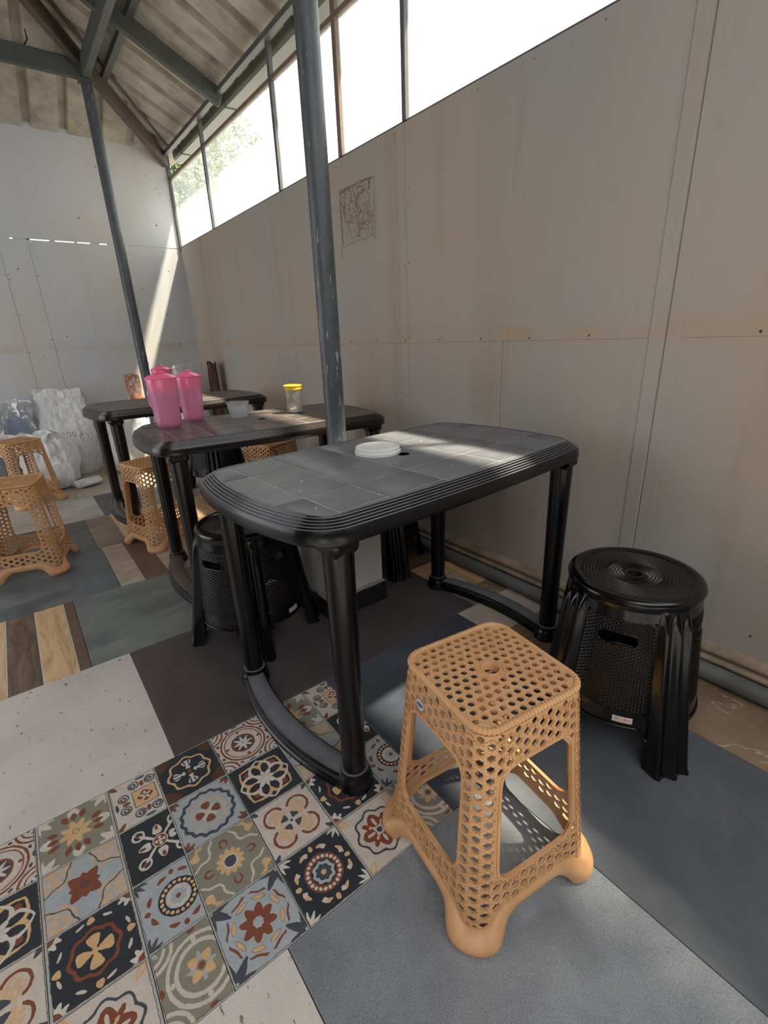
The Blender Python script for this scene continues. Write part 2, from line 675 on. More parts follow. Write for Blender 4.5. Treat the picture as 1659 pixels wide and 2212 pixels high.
S_CREAM = stone('cream speckled tile', srgb(212, 204, 196), srgb(198, 190, 182), srgb(220, 213, 206), 0.42, 3, speck=srgb(120, 106, 94), speck_scale=75, speck_lim=0.66, fine=0.16)
S_BEIGE = stone('beige speckled tile', srgb(190, 176, 160), srgb(172, 158, 142), srgb(202, 190, 176), 0.45, 5, speck=srgb(140, 122, 104), speck_scale=55, speck_lim=0.64, fine=0.15)
S_BLUE = stone('blue grey speckled tile', srgb(140, 145, 150), srgb(120, 125, 130), srgb(156, 161, 165), 0.27, 5, fine=0.42, bstr=0.3, spec=0.9)
S_SLATE = stone('dark slate tile', srgb(92, 96, 102), srgb(78, 82, 88), srgb(108, 110, 114), 0.36, 3, fine=0.18)
S_NAVY = stone('navy slate tile', srgb(78, 82, 92), srgb(66, 70, 80), srgb(90, 94, 103), 0.36, 4, fine=0.35, bstr=0.3)
S_PLUM = stone('plum brown tile', srgb(84, 76, 76), srgb(70, 63, 63), srgb(94, 85, 85), 0.36, 3, speck=srgb(60, 54, 54), speck_scale=36, speck_lim=0.70, fine=0.12)
S_GREEN = stone('grey green tile', srgb(122, 128, 126), srgb(92, 98, 98), srgb(144, 148, 140), 0.36, 3.2, (1, 2.6, 1), speck=srgb(78, 80, 80), speck_scale=30, speck_lim=0.69)
S_TEAL = stone('dark teal grey tile', srgb(98, 108, 112), srgb(74, 84, 88), srgb(124, 132, 134), 0.38, 3.6, (1, 2, 1))
S_CEM = stone('pale cement tile', srgb(186, 180, 172), srgb(160, 154, 146), srgb(200, 196, 190), 0.42, 3.2, (1, 2, 1))
S_MARB = stone('brown marble tile', srgb(146, 120, 94), srgb(112, 92, 74), srgb(166, 140, 112), 0.4, 4.5, vein=srgb(206, 192, 170))
S_BRN = stone('brown stone tile', srgb(140, 122, 108), srgb(112, 96, 84), srgb(160, 142, 128), 0.42, 5)
S_GREY = stone('dark grey tile', srgb(92, 92, 92), srgb(72, 72, 74), srgb(112, 112, 112), 0.4, 5)
W_LIGHT = wood('light wood plank tile', srgb(212, 176, 134), srgb(176, 140, 102), srgb(228, 198, 160))
W_DARK = wood('dark wood plank tile', srgb(104, 86, 72), srgb(72, 58, 48), srgb(134, 114, 96))
W_BROWN = stone('brown plank tile', srgb(112, 90, 76), srgb(92, 74, 62), srgb(128, 104, 88), 0.45, 6)
W_BEIGE = stone('beige plank tile', srgb(188, 170, 152), srgb(160, 142, 124), srgb(204, 190, 174), 0.42, 7, (1, 2, 1))
W_ORANGE = wood('honey wood plank tile', srgb(206, 168, 124), srgb(170, 130, 92), srgb(222, 190, 150), rot=PI/2)

rt = random.Random(2)
def tile(name, x0, x1, y0, y1, mat, g=0.0009):
    mb = MB()
    dz = rt.uniform(-0.0004, 0.0002)
    mb.box(x0+g, x1-g, y0+g, y1-g, TILE_Z-0.0035, dz, 0, 0.0008)
    return mb.build(name, mat, floor)

R = [-0.60, -0.02, 0.581, 1.181, 1.787, 2.385, 2.982, 3.585, 4.165, 4.77, WY]
# row in front of the patterned strip
tile('floor_tile', -1.05, 0.165, R[1], R[2], S_CREAM)
tile('floor_tile', 0.165, 0.744, R[1], R[2], S_BLUE)
tile('floor_tile', 0.744, 1.292, R[1], R[2], S_SLATE)
tile('floor_tile', 1.292, WX, R[1], R[2], S_MARB)
tile('floor_tile', -1.05, 0.165, R[0], R[1], S_GREEN)
tile('floor_tile', 0.165, 0.744, R[0], R[1], S_BLUE)
tile('floor_tile', 0.744, WX, R[0], R[1], S_SLATE)
# row of the patterned strip (the printed tiles come below)
tile('floor_tile', 0.605, 1.233, R[2], R[3], S_NAVY)
tile('floor_tile', 1.233, WX, 0.98, R[3], S_BEIGE)
tile('floor_tile', 1.233, WX, R[2], 0.98, S_MARB)
# plum row
tile('floor_tile', -0.48, 0.122, R[3], R[4], S_CREAM)
tile('floor_tile', -1.08, -0.48, R[3], R[4], S_CREAM)
tile('floor_tile', 0.122, 1.332, R[3], R[4], S_PLUM)
tile('floor_tile', 1.332, 1.40, R[3], 1.285, S_BRN)
tile('floor_tile', 1.40, WX, R[3], 1.30, S_MARB)
tile('floor_tile', 1.332, 1.47, 1.285, 1.46, W_BEIGE)
tile('floor_tile', 1.47, WX, 1.30, 1.56, W_ORANGE)
tile('floor_tile', 1.332, 1.47, 1.46, 1.60, W_ORANGE)
tile('floor_tile', 1.332, WX, 1.60, R[4], W_BROWN)
# plank row
tile('wood_plank', -0.36, -0.249, R[4], R[5], W_LIGHT, 0.0022)
tile('wood_plank', -0.249, -0.146, R[4], R[5], W_DARK, 0.0022)
tile('wood_plank', -0.146, -0.040, R[4], R[5], W_LIGHT, 0.0022)
tile('wood_plank', -0.040, -0.002, R[4], R[5], W_BROWN)
tile('wood_plank', -0.462, -0.36, R[4], R[5], W_DARK, 0.0022)
tile('wood_plank', -0.57, -0.462, R[4], R[5], W_LIGHT, 0.0022)
tile('floor_tile', -0.002, 1.2, R[4], R[5], S_GREEN)
tile('floor_tile', 1.2, WX, R[4], R[5], S_GREY)
tile('floor_tile', -1.1, -0.57, R[4], R[5], S_GREEN)
mbj = MB()
for x in (-0.36, -0.249, -0.146, -0.040, -0.462):
    mbj.box(x-0.0022, x+0.0022, R[4]+.001, R[5]-.001, TILE_Z-0.003, -0.0009)
mbj.build('grout_line', M_JOINT, floor)
# dark teal row
tile('floor_tile', -1.0, 0.198, R[5], R[6], S_TEAL)
tile('wood_plank', 0.198, 0.309, R[5], R[6], W_BEIGE)
tile('wood_plank', 0.309, 0.42, R[5], R[6], W_BROWN)
tile('wood_plank', 0.42, 0.62, R[5], R[6], W_BEIGE)
tile('floor_tile', 0.62, WX, R[5], R[6], W_BEIGE)
# lattice-shadow row
tile('floor_tile', -1.0, 0.185, R[6], R[7], S_GREY)
tile('floor_tile', 0.185, 0.335, R[6], R[7], S_BRN)
for i in range(4):
    a = R[6]+(R[7]-R[6])*i/4
    tile('wood_plank', 0.335, 0.95, a, a+(R[7]-R[6])/4, W_ORANGE if i % 2 == 0 else W_LIGHT)
    tile('wood_plank', 0.95, WX, a, a+(R[7]-R[6])/4, W_LIGHT if i % 2 == 0 else W_ORANGE)
# cement row
tile('floor_tile', -0.9, -0.28, R[7], R[8], S_CEM)
tile('floor_tile', -0.28, 0.313, R[7], R[8], S_CEM)
tile('floor_tile', 0.313, 0.92, R[7], R[8], S_GREY)
tile('floor_tile', 0.92, WX, R[7], R[8], W_BEIGE)
tile('floor_tile', -0.9, 0.217, R[8], R[9], S_CEM)
tile('floor_tile', 0.217, 0.8, R[8], R[9], S_BEIGE)
tile('floor_tile', 0.8, WX, R[8], R[9], S_CEM)
tile('floor_tile', -0.9, 0.3, R[9], R[10], S_GREY)
tile('floor_tile', 0.3, WX, R[9], R[10], S_BEIGE)
# the rest of the floor towards the open side, out of the picture
for j in range(1, 10):
    a = -1.05 if j < 4 else (-1.1 if j == 4 else -1.0 if j < 7 else -0.9)
    if j == 2:
        a = -0.8
    x = a
    while x > XL+0.05:
        x2 = max(XL, x-0.6)
        tile('floor_tile', x2, x, R[j], R[j+1], (S_CREAM, S_GREEN, S_TEAL, S_CEM)[(j+int(-x*3)) % 4])
        x = x2
y = R[0]
while y > Y0+0.05:
    y2 = max(Y0, y-0.6)
    for k in range(8):
        tile('floor_tile', XL+k*0.58, min(WX, XL+(k+1)*0.58), y2, y, (S_CREAM, S_GREEN, S_SLATE, S_CEM)[(k+int(-y*2)) % 4])
    y = y2

# ---- the printed tiles: sixteen motifs drawn with shader arithmetic
K_DARK, K_WHITE, K_GREY = srgb(52, 56, 62), srgb(220, 212, 200), srgb(178, 184, 186)
K_OLIVE, K_RUST, K_TAN, K_PINK = srgb(146, 142, 124), srgb(138, 80, 60), srgb(224, 182, 134), srgb(216, 203, 190)
K_SLATE = srgb(78, 82, 90)

class Motif:
    def __init__(s, name, base, w=0.15):
        s.m, s.nt, s.bs = new_mat(name)
        nt = s.nt
        tc = node(nt, 'ShaderNodeTexCoord').outputs['Object']
        s.tc = tc
        # a slight wobble gives the hand-painted outline
        nz = node(nt, 'ShaderNodeTexNoise')
        nz.inputs['Scale'].default_value = 130
        nt.links.new(tc, nz.inputs['Vector'])
        sc = node(nt, 'ShaderNodeSeparateXYZ')
        nt.links.new(nz.outputs['Color'], sc.inputs[0])
        sp = node(nt, 'ShaderNodeSeparateXYZ')
        nt.links.new(tc, sp.inputs[0])
        s.x = E(nt, sp.outputs[0])*(2/w)+(E(nt, sc.outputs[0])-0.5)*0.05
        s.y = E(nt, sp.outputs[1])*(2/w)+(E(nt, sc.outputs[1])-0.5)*0.05
        s.r = (s.x*s.x+s.y*s.y).sqrt()
        s.th = s.y.atan2(s.x)
        s.out = base
    def fill(s, mask, col):
        s.out = mixc(s.nt, mask, s.out, col)
    def fold(s, n, off=0.0):
        """polar fold: returns (along, across) in one of n sectors, the petal axis at angle off"""
        a = (s.th-off+4*PI).pp(PI/n)          # 0 on the axis, pi/n between two axes
        return s.r*a.cos(), s.r*a.sin()
    def ring(s, r0, w, col, n=0, amp=0.0, off=0.0):
        rr = s.r
        if n:
            rr = s.r-((s.th-off)*float(n)).cos()*amp
        s.fill((rr-r0).abs().lt(w), col)
    def disc(s, r0, col, n=0, amp=0.0, off=0.0):
        rr = s.r
        if n:
            rr = s.r-((s.th-off)*float(n)).cos()*amp
        s.fill(rr.lt(r0), col)
    def petal(s, n, c, a, b, col, off=0.0, tip=0.0, pt=False):
        """n petals centred at radius c, half length a, half width b; pt makes them pointed"""
        u, v = s.fold(n, off)
        u = (u-c)/a
        vv = v/b
        if tip:
            vv = vv*(u*tip+1.0)
        s.fill((u*u+(vv if pt else vv*vv)).lt(1.0), col)
    def petal_line(s, n, c, a, b, w, col, off=0.0, pt=False):
        u, v = s.fold(n, off)
        u = (u-c)/a
        vv = v/b
        s.fill((((u*u+(vv if pt else vv*vv)).sqrt())-1.0).abs().lt(w), col)
    def dots(s, n, c, q, col, off=0.0):
        s.petal(n, c, q, q, col, off)
    def corner(s, q, col, n=0, amp=0.0, w=None):
        cx, cy = 1.0-s.x.abs(), 1.0-s.y.abs()
        rr = (cx*cx+cy*cy).sqrt()
        if n:
            rr = rr-(cy.atan2(cx)*float(n)).cos()*amp
        s.fill(rr.lt(q) if w is None else (rr-q).abs().lt(w), col)
    def corner_petal(s, d, a, b, col, spread=0.0):
        """a leaf on the diagonal leaving the corner; spread turns a pair of leaves outwards"""
        cx, cy = 1.0-s.x.abs(), 1.0-s.y.abs()
        u = (cx+cy)*0.7071
        v = ((cx-cy)*0.7071).abs()
        if spread:
            u2 = u*math.cos(spread)+v*math.sin(spread)
            v = (v*math.cos(spread)-u*math.sin(spread)).abs()
            u = u2
        u = (u-d)/a
        v = v/b*(u*0.5+1.0)
        s.fill((u*u+v*v).lt(1.0), col)
    def blotch(s, mask, col, lim=0.5):
        k = ramp(s.nt, noise_tex(s.nt, s.tc, 95, 5, 0.7), [(lim-0.05, BW[0]), (lim+0.08, (0.9,)*3)])
        s.fill(mask*E(s.nt, k), col)
    def done(s):
        nt = s.nt
        edge = s.x.abs().mx(s.y.abs())
        s.fill(edge.gt(0.975), srgb(190, 186, 178))
        s.fill((edge-0.965).abs().lt(0.008), srgb(84, 84, 82))
        g = ramp(nt, noise_tex(nt, s.tc, 500, 2, 0.5), [(0.3, (0.8,)*3), (0.7, (1.0,)*3)])
        out = mixc(nt, 1.0, s.out, g, 'MULTIPLY')
        w = ramp(nt, noise_tex(nt, s.tc, 40, 6, 0.7), [(0.35, (0.84,)*3), (0.65, (1.0,)*3)])
        out = mixc(nt, 1.0, out, w, 'MULTIPLY')
        nt.links.new(out, s.bs.inputs['Base Color'])
        s.bs.inputs['Roughness'].default_value = 0.4
        bump(nt, s.bs, noise_tex(nt, s.tc, 300, 3, 0.6), 0.2, 0.0006)
        return s.m

D = PI/4
MOT = {}
m = Motif('print of rust circles', K_PINK)
m.ring(.80, .035, K_RUST); m.ring(.68, .02, K_RUST); m.disc(.40, K_SLATE); m.petal(8, .2, .17, .05, K_WHITE, 0, .4); m.ring(.40, .04, K_RUST)
m.dots(4, .60, .06, K_RUST, 0); m.corner(.5, K_RUST, w=.035); m.corner(.34, K_RUST, w=.025); m.corner(.2, K_SLATE); m.corner_petal(.13, .1, .05, K_WHITE)
m.petal(4, .95, .05, .12, K_SLATE, 0); m.petal(8, .92, .05, .07, K_SLATE, .38)
MOT[1] = m.done()
m = Motif('print of a looped lotus', K_DARK)
m.petal(4, .60, .20, .14, K_RUST, D)
m.petal_line(4, .50, .44, .40, .075, K_TAN, D, pt=True); m.petal_line(4, .46, .40, .36, .08, K_WHITE, 0, pt=True); m.petal(4, .24, .17, .09, K_WHITE, D, pt=True); m.petal(4, .22, .13, .07, K_WHITE, 0, pt=True); m.disc(.05, K_WHITE)
MOT[2] = m.done()
m = Motif('print of peach blossoms', K_PINK)
m.petal_line(4, .58, .30, .33, .13, K_RUST, D); m.petal(4, .34, .20, .34, K_PINK, D)
m.blotch((m.fold(4, D)[0]-.48).abs().lt(.24)*(m.fold(4, D)[1]).lt(.24), K_TAN, .44)
m.petal(4, .21, .10, .10, K_SLATE, D, -.7); m.disc(.07, K_WHITE); m.disc(.05, K_SLATE); m.corner_petal(.18, .13, .07, K_SLATE)
MOT[3] = m.done()
m = Motif('print of a beaded ring on dark', K_DARK)
m.ring(.46, .10, K_RUST); m.dots(22, .46, .05, K_WHITE); m.ring(.27, .05, K_GREY, 8, .02); m.disc(.20, K_SLATE, 6, .02); m.disc(.075, K_TAN)
m.petal(8, .78, .06, .13, K_TAN, .39, .6); m.petal(8, .74, .07, .06, K_WHITE, .30); m.petal(4, .80, .09, .07, K_TAN, 0)
m.corner_petal(.22, .20, .05, K_WHITE); m.corner_petal(.24, .17, .045, K_WHITE, .5); m.corner_petal(.24, .14, .03, K_WHITE, .9)
MOT[4] = m.done()
m = Motif('print of a peach flower on green', K_OLIVE)
m.petal(4, .80, .17, .16, K_WHITE, 0, .3); m.petal(4, .62, .16, .09, K_RUST, 0, pt=True); m.corner_petal(.30, .26, .11, K_WHITE); m.corner_petal(.3, .2, .06, K_WHITE, .6)
m.petal(8, .66, .17, .09, K_RUST, .39, pt=True); m.petal(8, .27, .20, .10, K_TAN, .2, .45); m.disc(.10, K_OLIVE); m.disc(.07, K_TAN)
MOT[5] = m.done()
m = Motif('print of a red star', K_GREY)
m.blotch((m.r).gt(.55)*m.fold(4, 0)[1].gt(.25), K_TAN, .47)
m.corner(.74, K_SLATE, 8, .035, .02); m.petal(4, .26, .28, .16, K_RUST, D, pt=True); m.petal(4, .20, .20, .14, K_RUST, 0, pt=True); m.disc(.10, K_SLATE); m.disc(.05, K_RUST)
MOT[6] = m.done()
m = Motif('print of a cross in a rust ring', K_DARK)
m.ring(.56, .045, K_RUST, 8, .03); m.petal(4, .24, .19, .13, K_TAN, 0, -.6); m.disc(.08, K_TAN); m.corner(.34, K_WHITE, 12, .06); m.corner(.20, K_RUST)
m.petal(4, .84, .10, .09, K_TAN, 0, .4); m.petal(8, .84, .04, .12, K_PINK, .3)
MOT[7] = m.done()
m = Motif('print of a pink flower in a scalloped frame', K_PINK)
m.ring(.70, .035, K_SLATE, 8, .05); m.petal(4, .36, .22, .20, K_RUST, 0, .3); m.petal(4, .40, .16, .08, K_RUST, D); m.petal(4, .3, .14, .05, K_PINK, 0); m.disc(.09, K_SLATE)
m.petal(4, .28, .06, .05, K_TAN, D); m.corner_petal(.26, .2, .1, K_TAN); m.corner_petal(.26, .12, .03, K_PINK)
MOT[8] = m.done()
m = Motif('print of grey scrolls', K_PINK)
sq = m.x.abs().mx(m.y.abs())
m.fill(sq.lt(.36), K_TAN); m.fill((sq-.36).abs().lt(.012), K_SLATE); m.disc(.21, K_RUST, 4, .03); m.petal(5, .11, .08, .04, K_WHITE, .3); m.disc(.03, K_SLATE)
m.petal_line(8, .68, .15, .15, .16, K_SLATE, .39); m.petal_line(8, .68, .07, .07, .4, K_SLATE, .42); m.petal(4, .58, .12, .07, K_RUST, 0); m.corner_petal(.22, .16, .07, K_RUST); m.petal(4, .86, .05, .16, K_SLATE, 0)
MOT[9] = m.done()
m = Motif('print of a cream cross on dark', K_DARK)
m.petal(4, .52, .42, .045, K_WHITE, D); m.petal_line(4, .74, .16, .16, .2, K_WHITE, D); m.petal(4, .44, .18, .13, K_WHITE, 0, .4); m.petal(4, .5, .1, .05, K_RUST, 0)
m.petal(4, .76, .07, .06, K_RUST, D); m.disc(.22, K_WHITE); m.disc(.19, K_RUST); m.dots(4, .11, .05, K_WHITE, 0); m.disc(.05, K_WHITE)
MOT[10] = m.done()
m = Motif('print of a beaded ring on grey', K_GREY)
m.ring(.43, .095, K_DARK); m.dots(20, .43, .05, K_TAN); m.ring(.26, .05, K_PINK, 8, .02); m.disc(.2, K_GREY); m.disc(.07, K_RUST)
m.petal(8, .76, .06, .12, K_RUST, .39, .5); m.petal(4, .80, .08, .07, K_RUST, 0); m.corner_petal(.22, .19, .05, K_SLATE); m.corner_petal(.24, .16, .045, K_SLATE, .5)
MOT[11] = m.done()
m = Motif('print of cream circles on olive', K_OLIVE)
m.ring(.78, .045, K_PINK); m.ring(.58, .05, K_PINK); m.disc(.36, K_OLIVE); m.petal(4, .24, .13, .12, K_TAN, D, .6); m.petal(4, .24, .12, .05, K_GREY, 0); m.disc(.08, K_RUST)
m.dots(4, .68, .06, K_PINK, 0); m.corner(.52, K_PINK, w=.045); m.corner(.34, K_PINK, w=.04); m.corner_petal(.14, .1, .06, K_GREY); m.petal(4, .93, .06, .1, K_RUST, 0)
MOT[12] = m.done()
m = Motif('print of lilies in a scalloped frame', K_DARK)
m.corner(.52, srgb(96, 66, 50)); m.ring(.68, .04, K_TAN, 8, .045); m.petal(4, .42, .13, .15, K_WHITE, 0, -.4); m.petal(4, .46, .12, .025, K_DARK, .16); m.petal(4, .46, .12, .025, K_DARK, -.16); m.petal(4, .30, .16, .04, K_WHITE, 0); m.petal(4, .20, .05, .09, K_WHITE, 0); m.disc(.08, K_RUST)
MOT[13] = m.done()
m = Motif('print of a red cross on grey', K_GREY)
m.ring(.52, .022, K_TAN, 8, .04); m.ring(.80, .055, K_SLATE, 16, .03); m.petal(4, .25, .14, .13, K_RUST, 0, -.4); m.petal(4, .16, .16, .05, K_PINK, D); m.disc(.07, K_PINK); m.corner(.32, K_RUST, 12, .06); m.corner(.18, K_SLATE)
MOT[14] = m.done()
m = Motif('print of a sunflower on olive', K_OLIVE)
m.corner(.70, K_PINK, 8, .05, .035); m.corner(.42, K_TAN, 6, .08); m.corner(.26, K_OLIVE); m.petal(12, .29, .12, .075, K_TAN, 0); m.disc(.22, K_PINK); m.disc(.17, K_SLATE)
m.petal_line(4, .62, .12, .10, .28, K_RUST, 0); m.petal(4, .55, .08, .07, K_OLIVE, 0)
MOT[15] = m.done()
m = Motif('print of a rust daisy', K_GREY)
m.petal(8, .31, .18, .115, K_RUST, .39, .35); m.disc(.10, K_GREY); m.ring(.80, .03, K_RUST, 8, .04); m.petal(8, .62, .06, .18, K_SLATE, .39); m.petal(8, .62, .05, .165, K_TAN, .39)
m.corner(.62, K_GREY); m.corner_petal(.40, .27, .10, K_SLATE); m.corner_petal(.34, .24, .10, K_SLATE, .75); m.petal(4, .86, .05, .13, K_GREY, 0)
MOT[16] = m.done()

cols = [(-0.353, -0.203, 0), (-0.203, -0.047, 1), (-0.047, 0.063, 2), (0.063, 0.215, 3), (0.215, 0.362, 0), (0.362, 0.515, 1), (0.515, 0.605, 2), (-0.50, -0.353, 3), (-0.65, -0.5, 2), (-0.8, -0.65, 1)]
sets = {0: (1, 2, 3, 4), 1: (5, 6, 7, 8), 2: (9, 10, 11, 12), 3: (13, 14, 15, 16)}
for x0, x1, k in cols:
    for r_ in range(4):
        yt = 1.181-0.15*r_
        mb = MB()
        g = 0.0007
        cx, cy = x0+0.075, yt-0.075
        if abs((x1-x0)-0.15) < 0.008:
            cx = (x0+x1)/2
        mb.box(x0+g-cx, x1-g-cx, -0.075+g, 0.075-g, TILE_Z-0.0035, rt.uniform(-0.0003, 0.0003), 0, 0.0006)
        mb.build('patterned_tile', MOT[sets[k][r_]], floor, loc=(cx, cy, 0))

# ---- kerb along the right wall with ledge, and the pipe that lies on the floor
M_KERB = plain('dirty cement ledge', srgb(150, 130, 108), 0.85, nscale=9, namt=0.45, bstr=0.4, bscale=60, dirt=srgb(84, 74, 64))
mb = MB()
def profile_run(mb, prof, y0, y1, n=60, wob=0.0012):
    rings = []
    for i in range(n+1):
        y = y0+(y1-y0)*i/n
        rings.append([Vector((x+noise.noise(Vector((y*6, z*9, 3)))*wob*2, y, z+noise.noise(Vector((y*5, x*9, 8)))*wob*2)) for x, z in prof])
    mb.loft(rings, closed=False)
profile_run(mb, [(WX+.03, .105), (WX-.002, .100), (WX-.020, .096), (WX-.031, .086), (WX-.032, .076), (WX-.014, .070), (WX-.014, .066), (WX-.030, .062), (WX-.038, .054), (WX-.036, .046), (WX-.026, .040), (WX-.022, .0), (WX+.03, 0)], Y0, WY, 120)
base_r = structure(mb.build('baseboard_right', M_KERB, smooth=True))
M_PVC = plain('dusty grey pipe', srgb(102, 102, 100), 0.5, nscale=8, namt=0.3, dirt=srgb(96, 88, 78))
mb = MB()
mb.tube([(1.556, -1.5+i*0.13, 0.0285+0.0006*math.sin(i)) for i in range(51)], 0.0275, 20)
pipe = mb.build('drain_pipe', M_PVC, smooth=True)
tag(pipe, 'long grey plastic pipe lying on the floor along the foot of the right wall', 'pipe')

# ---- clerestory windows on top of the right wall
M_FRAME = plain('grey painted window frame', srgb(92, 90, 90), 0.5, nscale=20, namt=0.2)
M_FRAME2 = plain('brown edged window frame', srgb(120, 104, 92), 0.6)
m, nt, bs = new_mat('dusty window glass')
for n_ in list(nt.nodes):
    if n_ != bs and n_.type != 'OUTPUT_MATERIAL':
        nt.nodes.remove(n_)
outn = [n_ for n_ in nt.nodes if n_.type == 'OUTPUT_MATERIAL'][0]
nt.nodes.remove(bs)
tr = node(nt, 'ShaderNodeBsdfTransparent')
tl = node(nt, 'ShaderNodeBsdfTranslucent')
gl = node(nt, 'ShaderNodeBsdfGlossy')
gl.inputs['Roughness'].default_value = 0.05
tr.inputs['Color'].default_value = (0.96, 0.98, 0.96, 1)
tl.inputs['Color'].default_value = (0.9, 0.9, 0.85, 1)
mx1 = node(nt, 'ShaderNodeMixShader')
mx2 = node(nt, 'ShaderNodeMixShader')
tcg = node(nt, 'ShaderNodeTexCoord').outputs['Object']
fk = ramp(nt, noise_tex(nt, mapping(nt, tcg, (1, 1, 0.6)), 7, 6, 0.7), [(0.35, (0.10,)*3), (0.7, (0.24,)*3)])
nt.links.new(fk, mx1.inputs[0])
nt.links.new(tr.outputs[0], mx1.inputs[1])
nt.links.new(tl.outputs[0], mx1.inputs[2])
mx2.inputs[0].default_value = 0.04
nt.links.new(mx1.outputs[0], mx2.inputs[1])
nt.links.new(gl.outputs[0], mx2.inputs[2])
nt.links.new(mx2.outputs[0], outn.inputs['Surface'])
M_GLASS = m

mull = [(WY-0.012, 0.022), (4.33, 0.022), (3.11, 0.026), (2.42, 0.034), (1.915, 0.026), (0.70, 0.026), (-0.51, .026), (-1.73, .026), (Y0+.02, .026)]
for i in range(len(mull)-1):
    yb, ya = mull[i][0], mull[i+1][0]
    mb = MB()
    mb.box(WX-0.002, WX+0.028, ya+0.012, yb-0.012, 2.476, 2.500, 0, 0.002)
    w_ = structure(mb.build('window_%d' % (i+1), M_FRAME2))
    mb = MB()
    mb.box(WX+0.004, WX+0.024, ya+0.01, yb-0.01, 1.930, 1.940, 0, 0.002)
    mb.build('window_sill', M_FRAME, w_)
    mb = MB()
    mb.box(WX+0.012, WX+0.016, ya+0.008, yb-0.008, 1.936, 2.480)
    mb.build('window_pane', M_GLASS, w_)
    mb = MB()
    y, wd = mull[i+1]
    mb.box(WX-0.008, WX+0.022, y-wd/2, y+wd/2, 1.932, 2.662, 0, 0.003)
    mb.build('mullion', M_FRAME2 if wd > .03 else M_FRAME, w_)
    if i == 0:
        mb = MB()
        y, wd = mull[0]
        mb.box(WX-0.008, WX+0.022, y-wd/2, y+wd/2, 1.90, 2.70, 0, 0.003)
        mb.build('mullion', M_FRAME, w_)

# ---- roof: ribbed metal sheets on steel beams
M_SHEET_ = None
m, nt, bs = new_mat('stained cream roof sheet')
tc = node(nt, 'ShaderNodeTexCoord').outputs['Object']
a = noise_tex(nt, mapping(nt, tc, (1, 1, 1)), 7, 8, 0.65)
out = ramp(nt, a, [(0.3, srgb(140, 132, 120)), (0.5, srgb(172, 165, 152)), (0.7, srgb(188, 184, 174))])
b = noise_tex(nt, mapping(nt, tc, (1, 1, 1)), 2.0, 6, 0.7)
out = mixc(nt, ramp(nt, b, [(0.5, BW[0]), (0.75, (0.55,)*3)]), out, srgb(142, 122, 98))
nt.links.new(out, bs.inputs['Base Color'])
bs.inputs['Roughness'].default_value = 0.6
M_SHEET = m
M_STEEL = plain('grey painted steel', srgb(82, 85, 84), 0.5, nscale=10, namt=0.2, dirt=srgb(112, 96, 80), dlim=(0.6, 0.8))
M_STEEL2 = plain('dusty brown steel', srgb(90, 81, 73), 0.65, nscale=14, namt=0.25)
EZ, SL = 2.70, 0.48
RIDGE_X = -0.75
RZ = EZ+SL*(WX-RIDGE_X)
def roof_z(d):
    return EZ+SL*d

ceiling = empty('ceiling')
structure(ceiling)
PITCH = 0.245
PROF = [(0.0, 0.0), (0.172, 0.0), (0.184, 0.038), (0.233, 0.038), (0.245, 0.0)]
def sheet(lo, hi, kind):
    """ribs run down the slope; lo..hi is the range across the ribs. kind: right, left or back slope"""
    mb = MB()
    vs, fs = [], []
    pts = []
    s = lo
    while s < hi-1e-6:
        for a, h in PROF[:-1]:
            if s+a <= hi+1e-6:
                pts.append((s+a, h))
        s += PITCH
    pts.append((hi, 0.0))
    n = 7
    for a, h in pts:
        if kind == 'back':
            dmax = min(WX-a, a-(2*RIDGE_X-WX))
            dmax = max(0.01, dmax)
            d0 = -0.03
        else:
            dmax = min(WX-RIDGE_X, max(0.01, WY-a))
            d0 = -0.17
        for i in range(n):
            d = d0+(dmax-d0)*i/(n-1)
            z = roof_z(d)+h+(0.012 if kind != 'back' else 0.004)
            if kind == 'back':
                vs.append((a, WY-d, z))
            elif kind == 'right':
                vs.append((WX-d, a, z))
            else:
                vs.append((2*RIDGE_X-WX+d, a, z))
    for j in range(len(pts)-1):
        for i in range(n-1):
            fs.append((j*n+i, j*n+i+1, (j+1)*n+i+1, (j+1)*n+i))
    mb.add(vs, fs)
    o = mb.build('roof_sheet', M_SHEET, ceiling)
    return o
y = 5.19-PITCH*4
sheet(y, WY+0.02, 'right')
while y > YR:
    sheet(max(YR, y-PITCH*4), y, 'right')
    y -= PITCH*4
sheet(1.37-PITCH*0, WX+.02, 'back')
x = 1.37
while x > 2*RIDGE_X-WX+0.2:
    sheet(x-PITCH*4, x, 'back')
    x -= PITCH*4
y = WY
while y > YR:
    sheet(max(YR, y-PITCH*8), y, 'left')
    y -= PITCH*8
mb = MB()
mb.box(2*RIDGE_X-WX, WX, WY+0.002, WY+0.012, 2.70, 2.752)  # strip added to stop light leaking in at the rib ends
mb.build('eave_light_seal', M_WALL_B, ceiling)
BZ = 2.843
def beam_obj(name, p, q, w, h, mat=M_STEEL):
    mb = MB()
    mb.beam(p, q, w, h)
    return mb.build(name, mat, ceiling)
beam_obj('roof_beam', (0.947, YR, BZ), (0.947, 4.62, BZ), 0.046, 0.11)
beam_obj('roof_beam', (2*RIDGE_X-0.947, YR, BZ), (2*RIDGE_X-0.947, 4.62, BZ), 0.046, 0.11)
beam_obj('roof_beam', (2*RIDGE_X-0.947, 4.60, BZ), (0.96, 4.60, BZ), 0.046, 0.11)
mb = MB()
mb.box(WX-0.04, WX, YR, WY, 2.645, 2.675, 0, 0.002)
mb.build('top_plate', M_STEEL, ceiling)
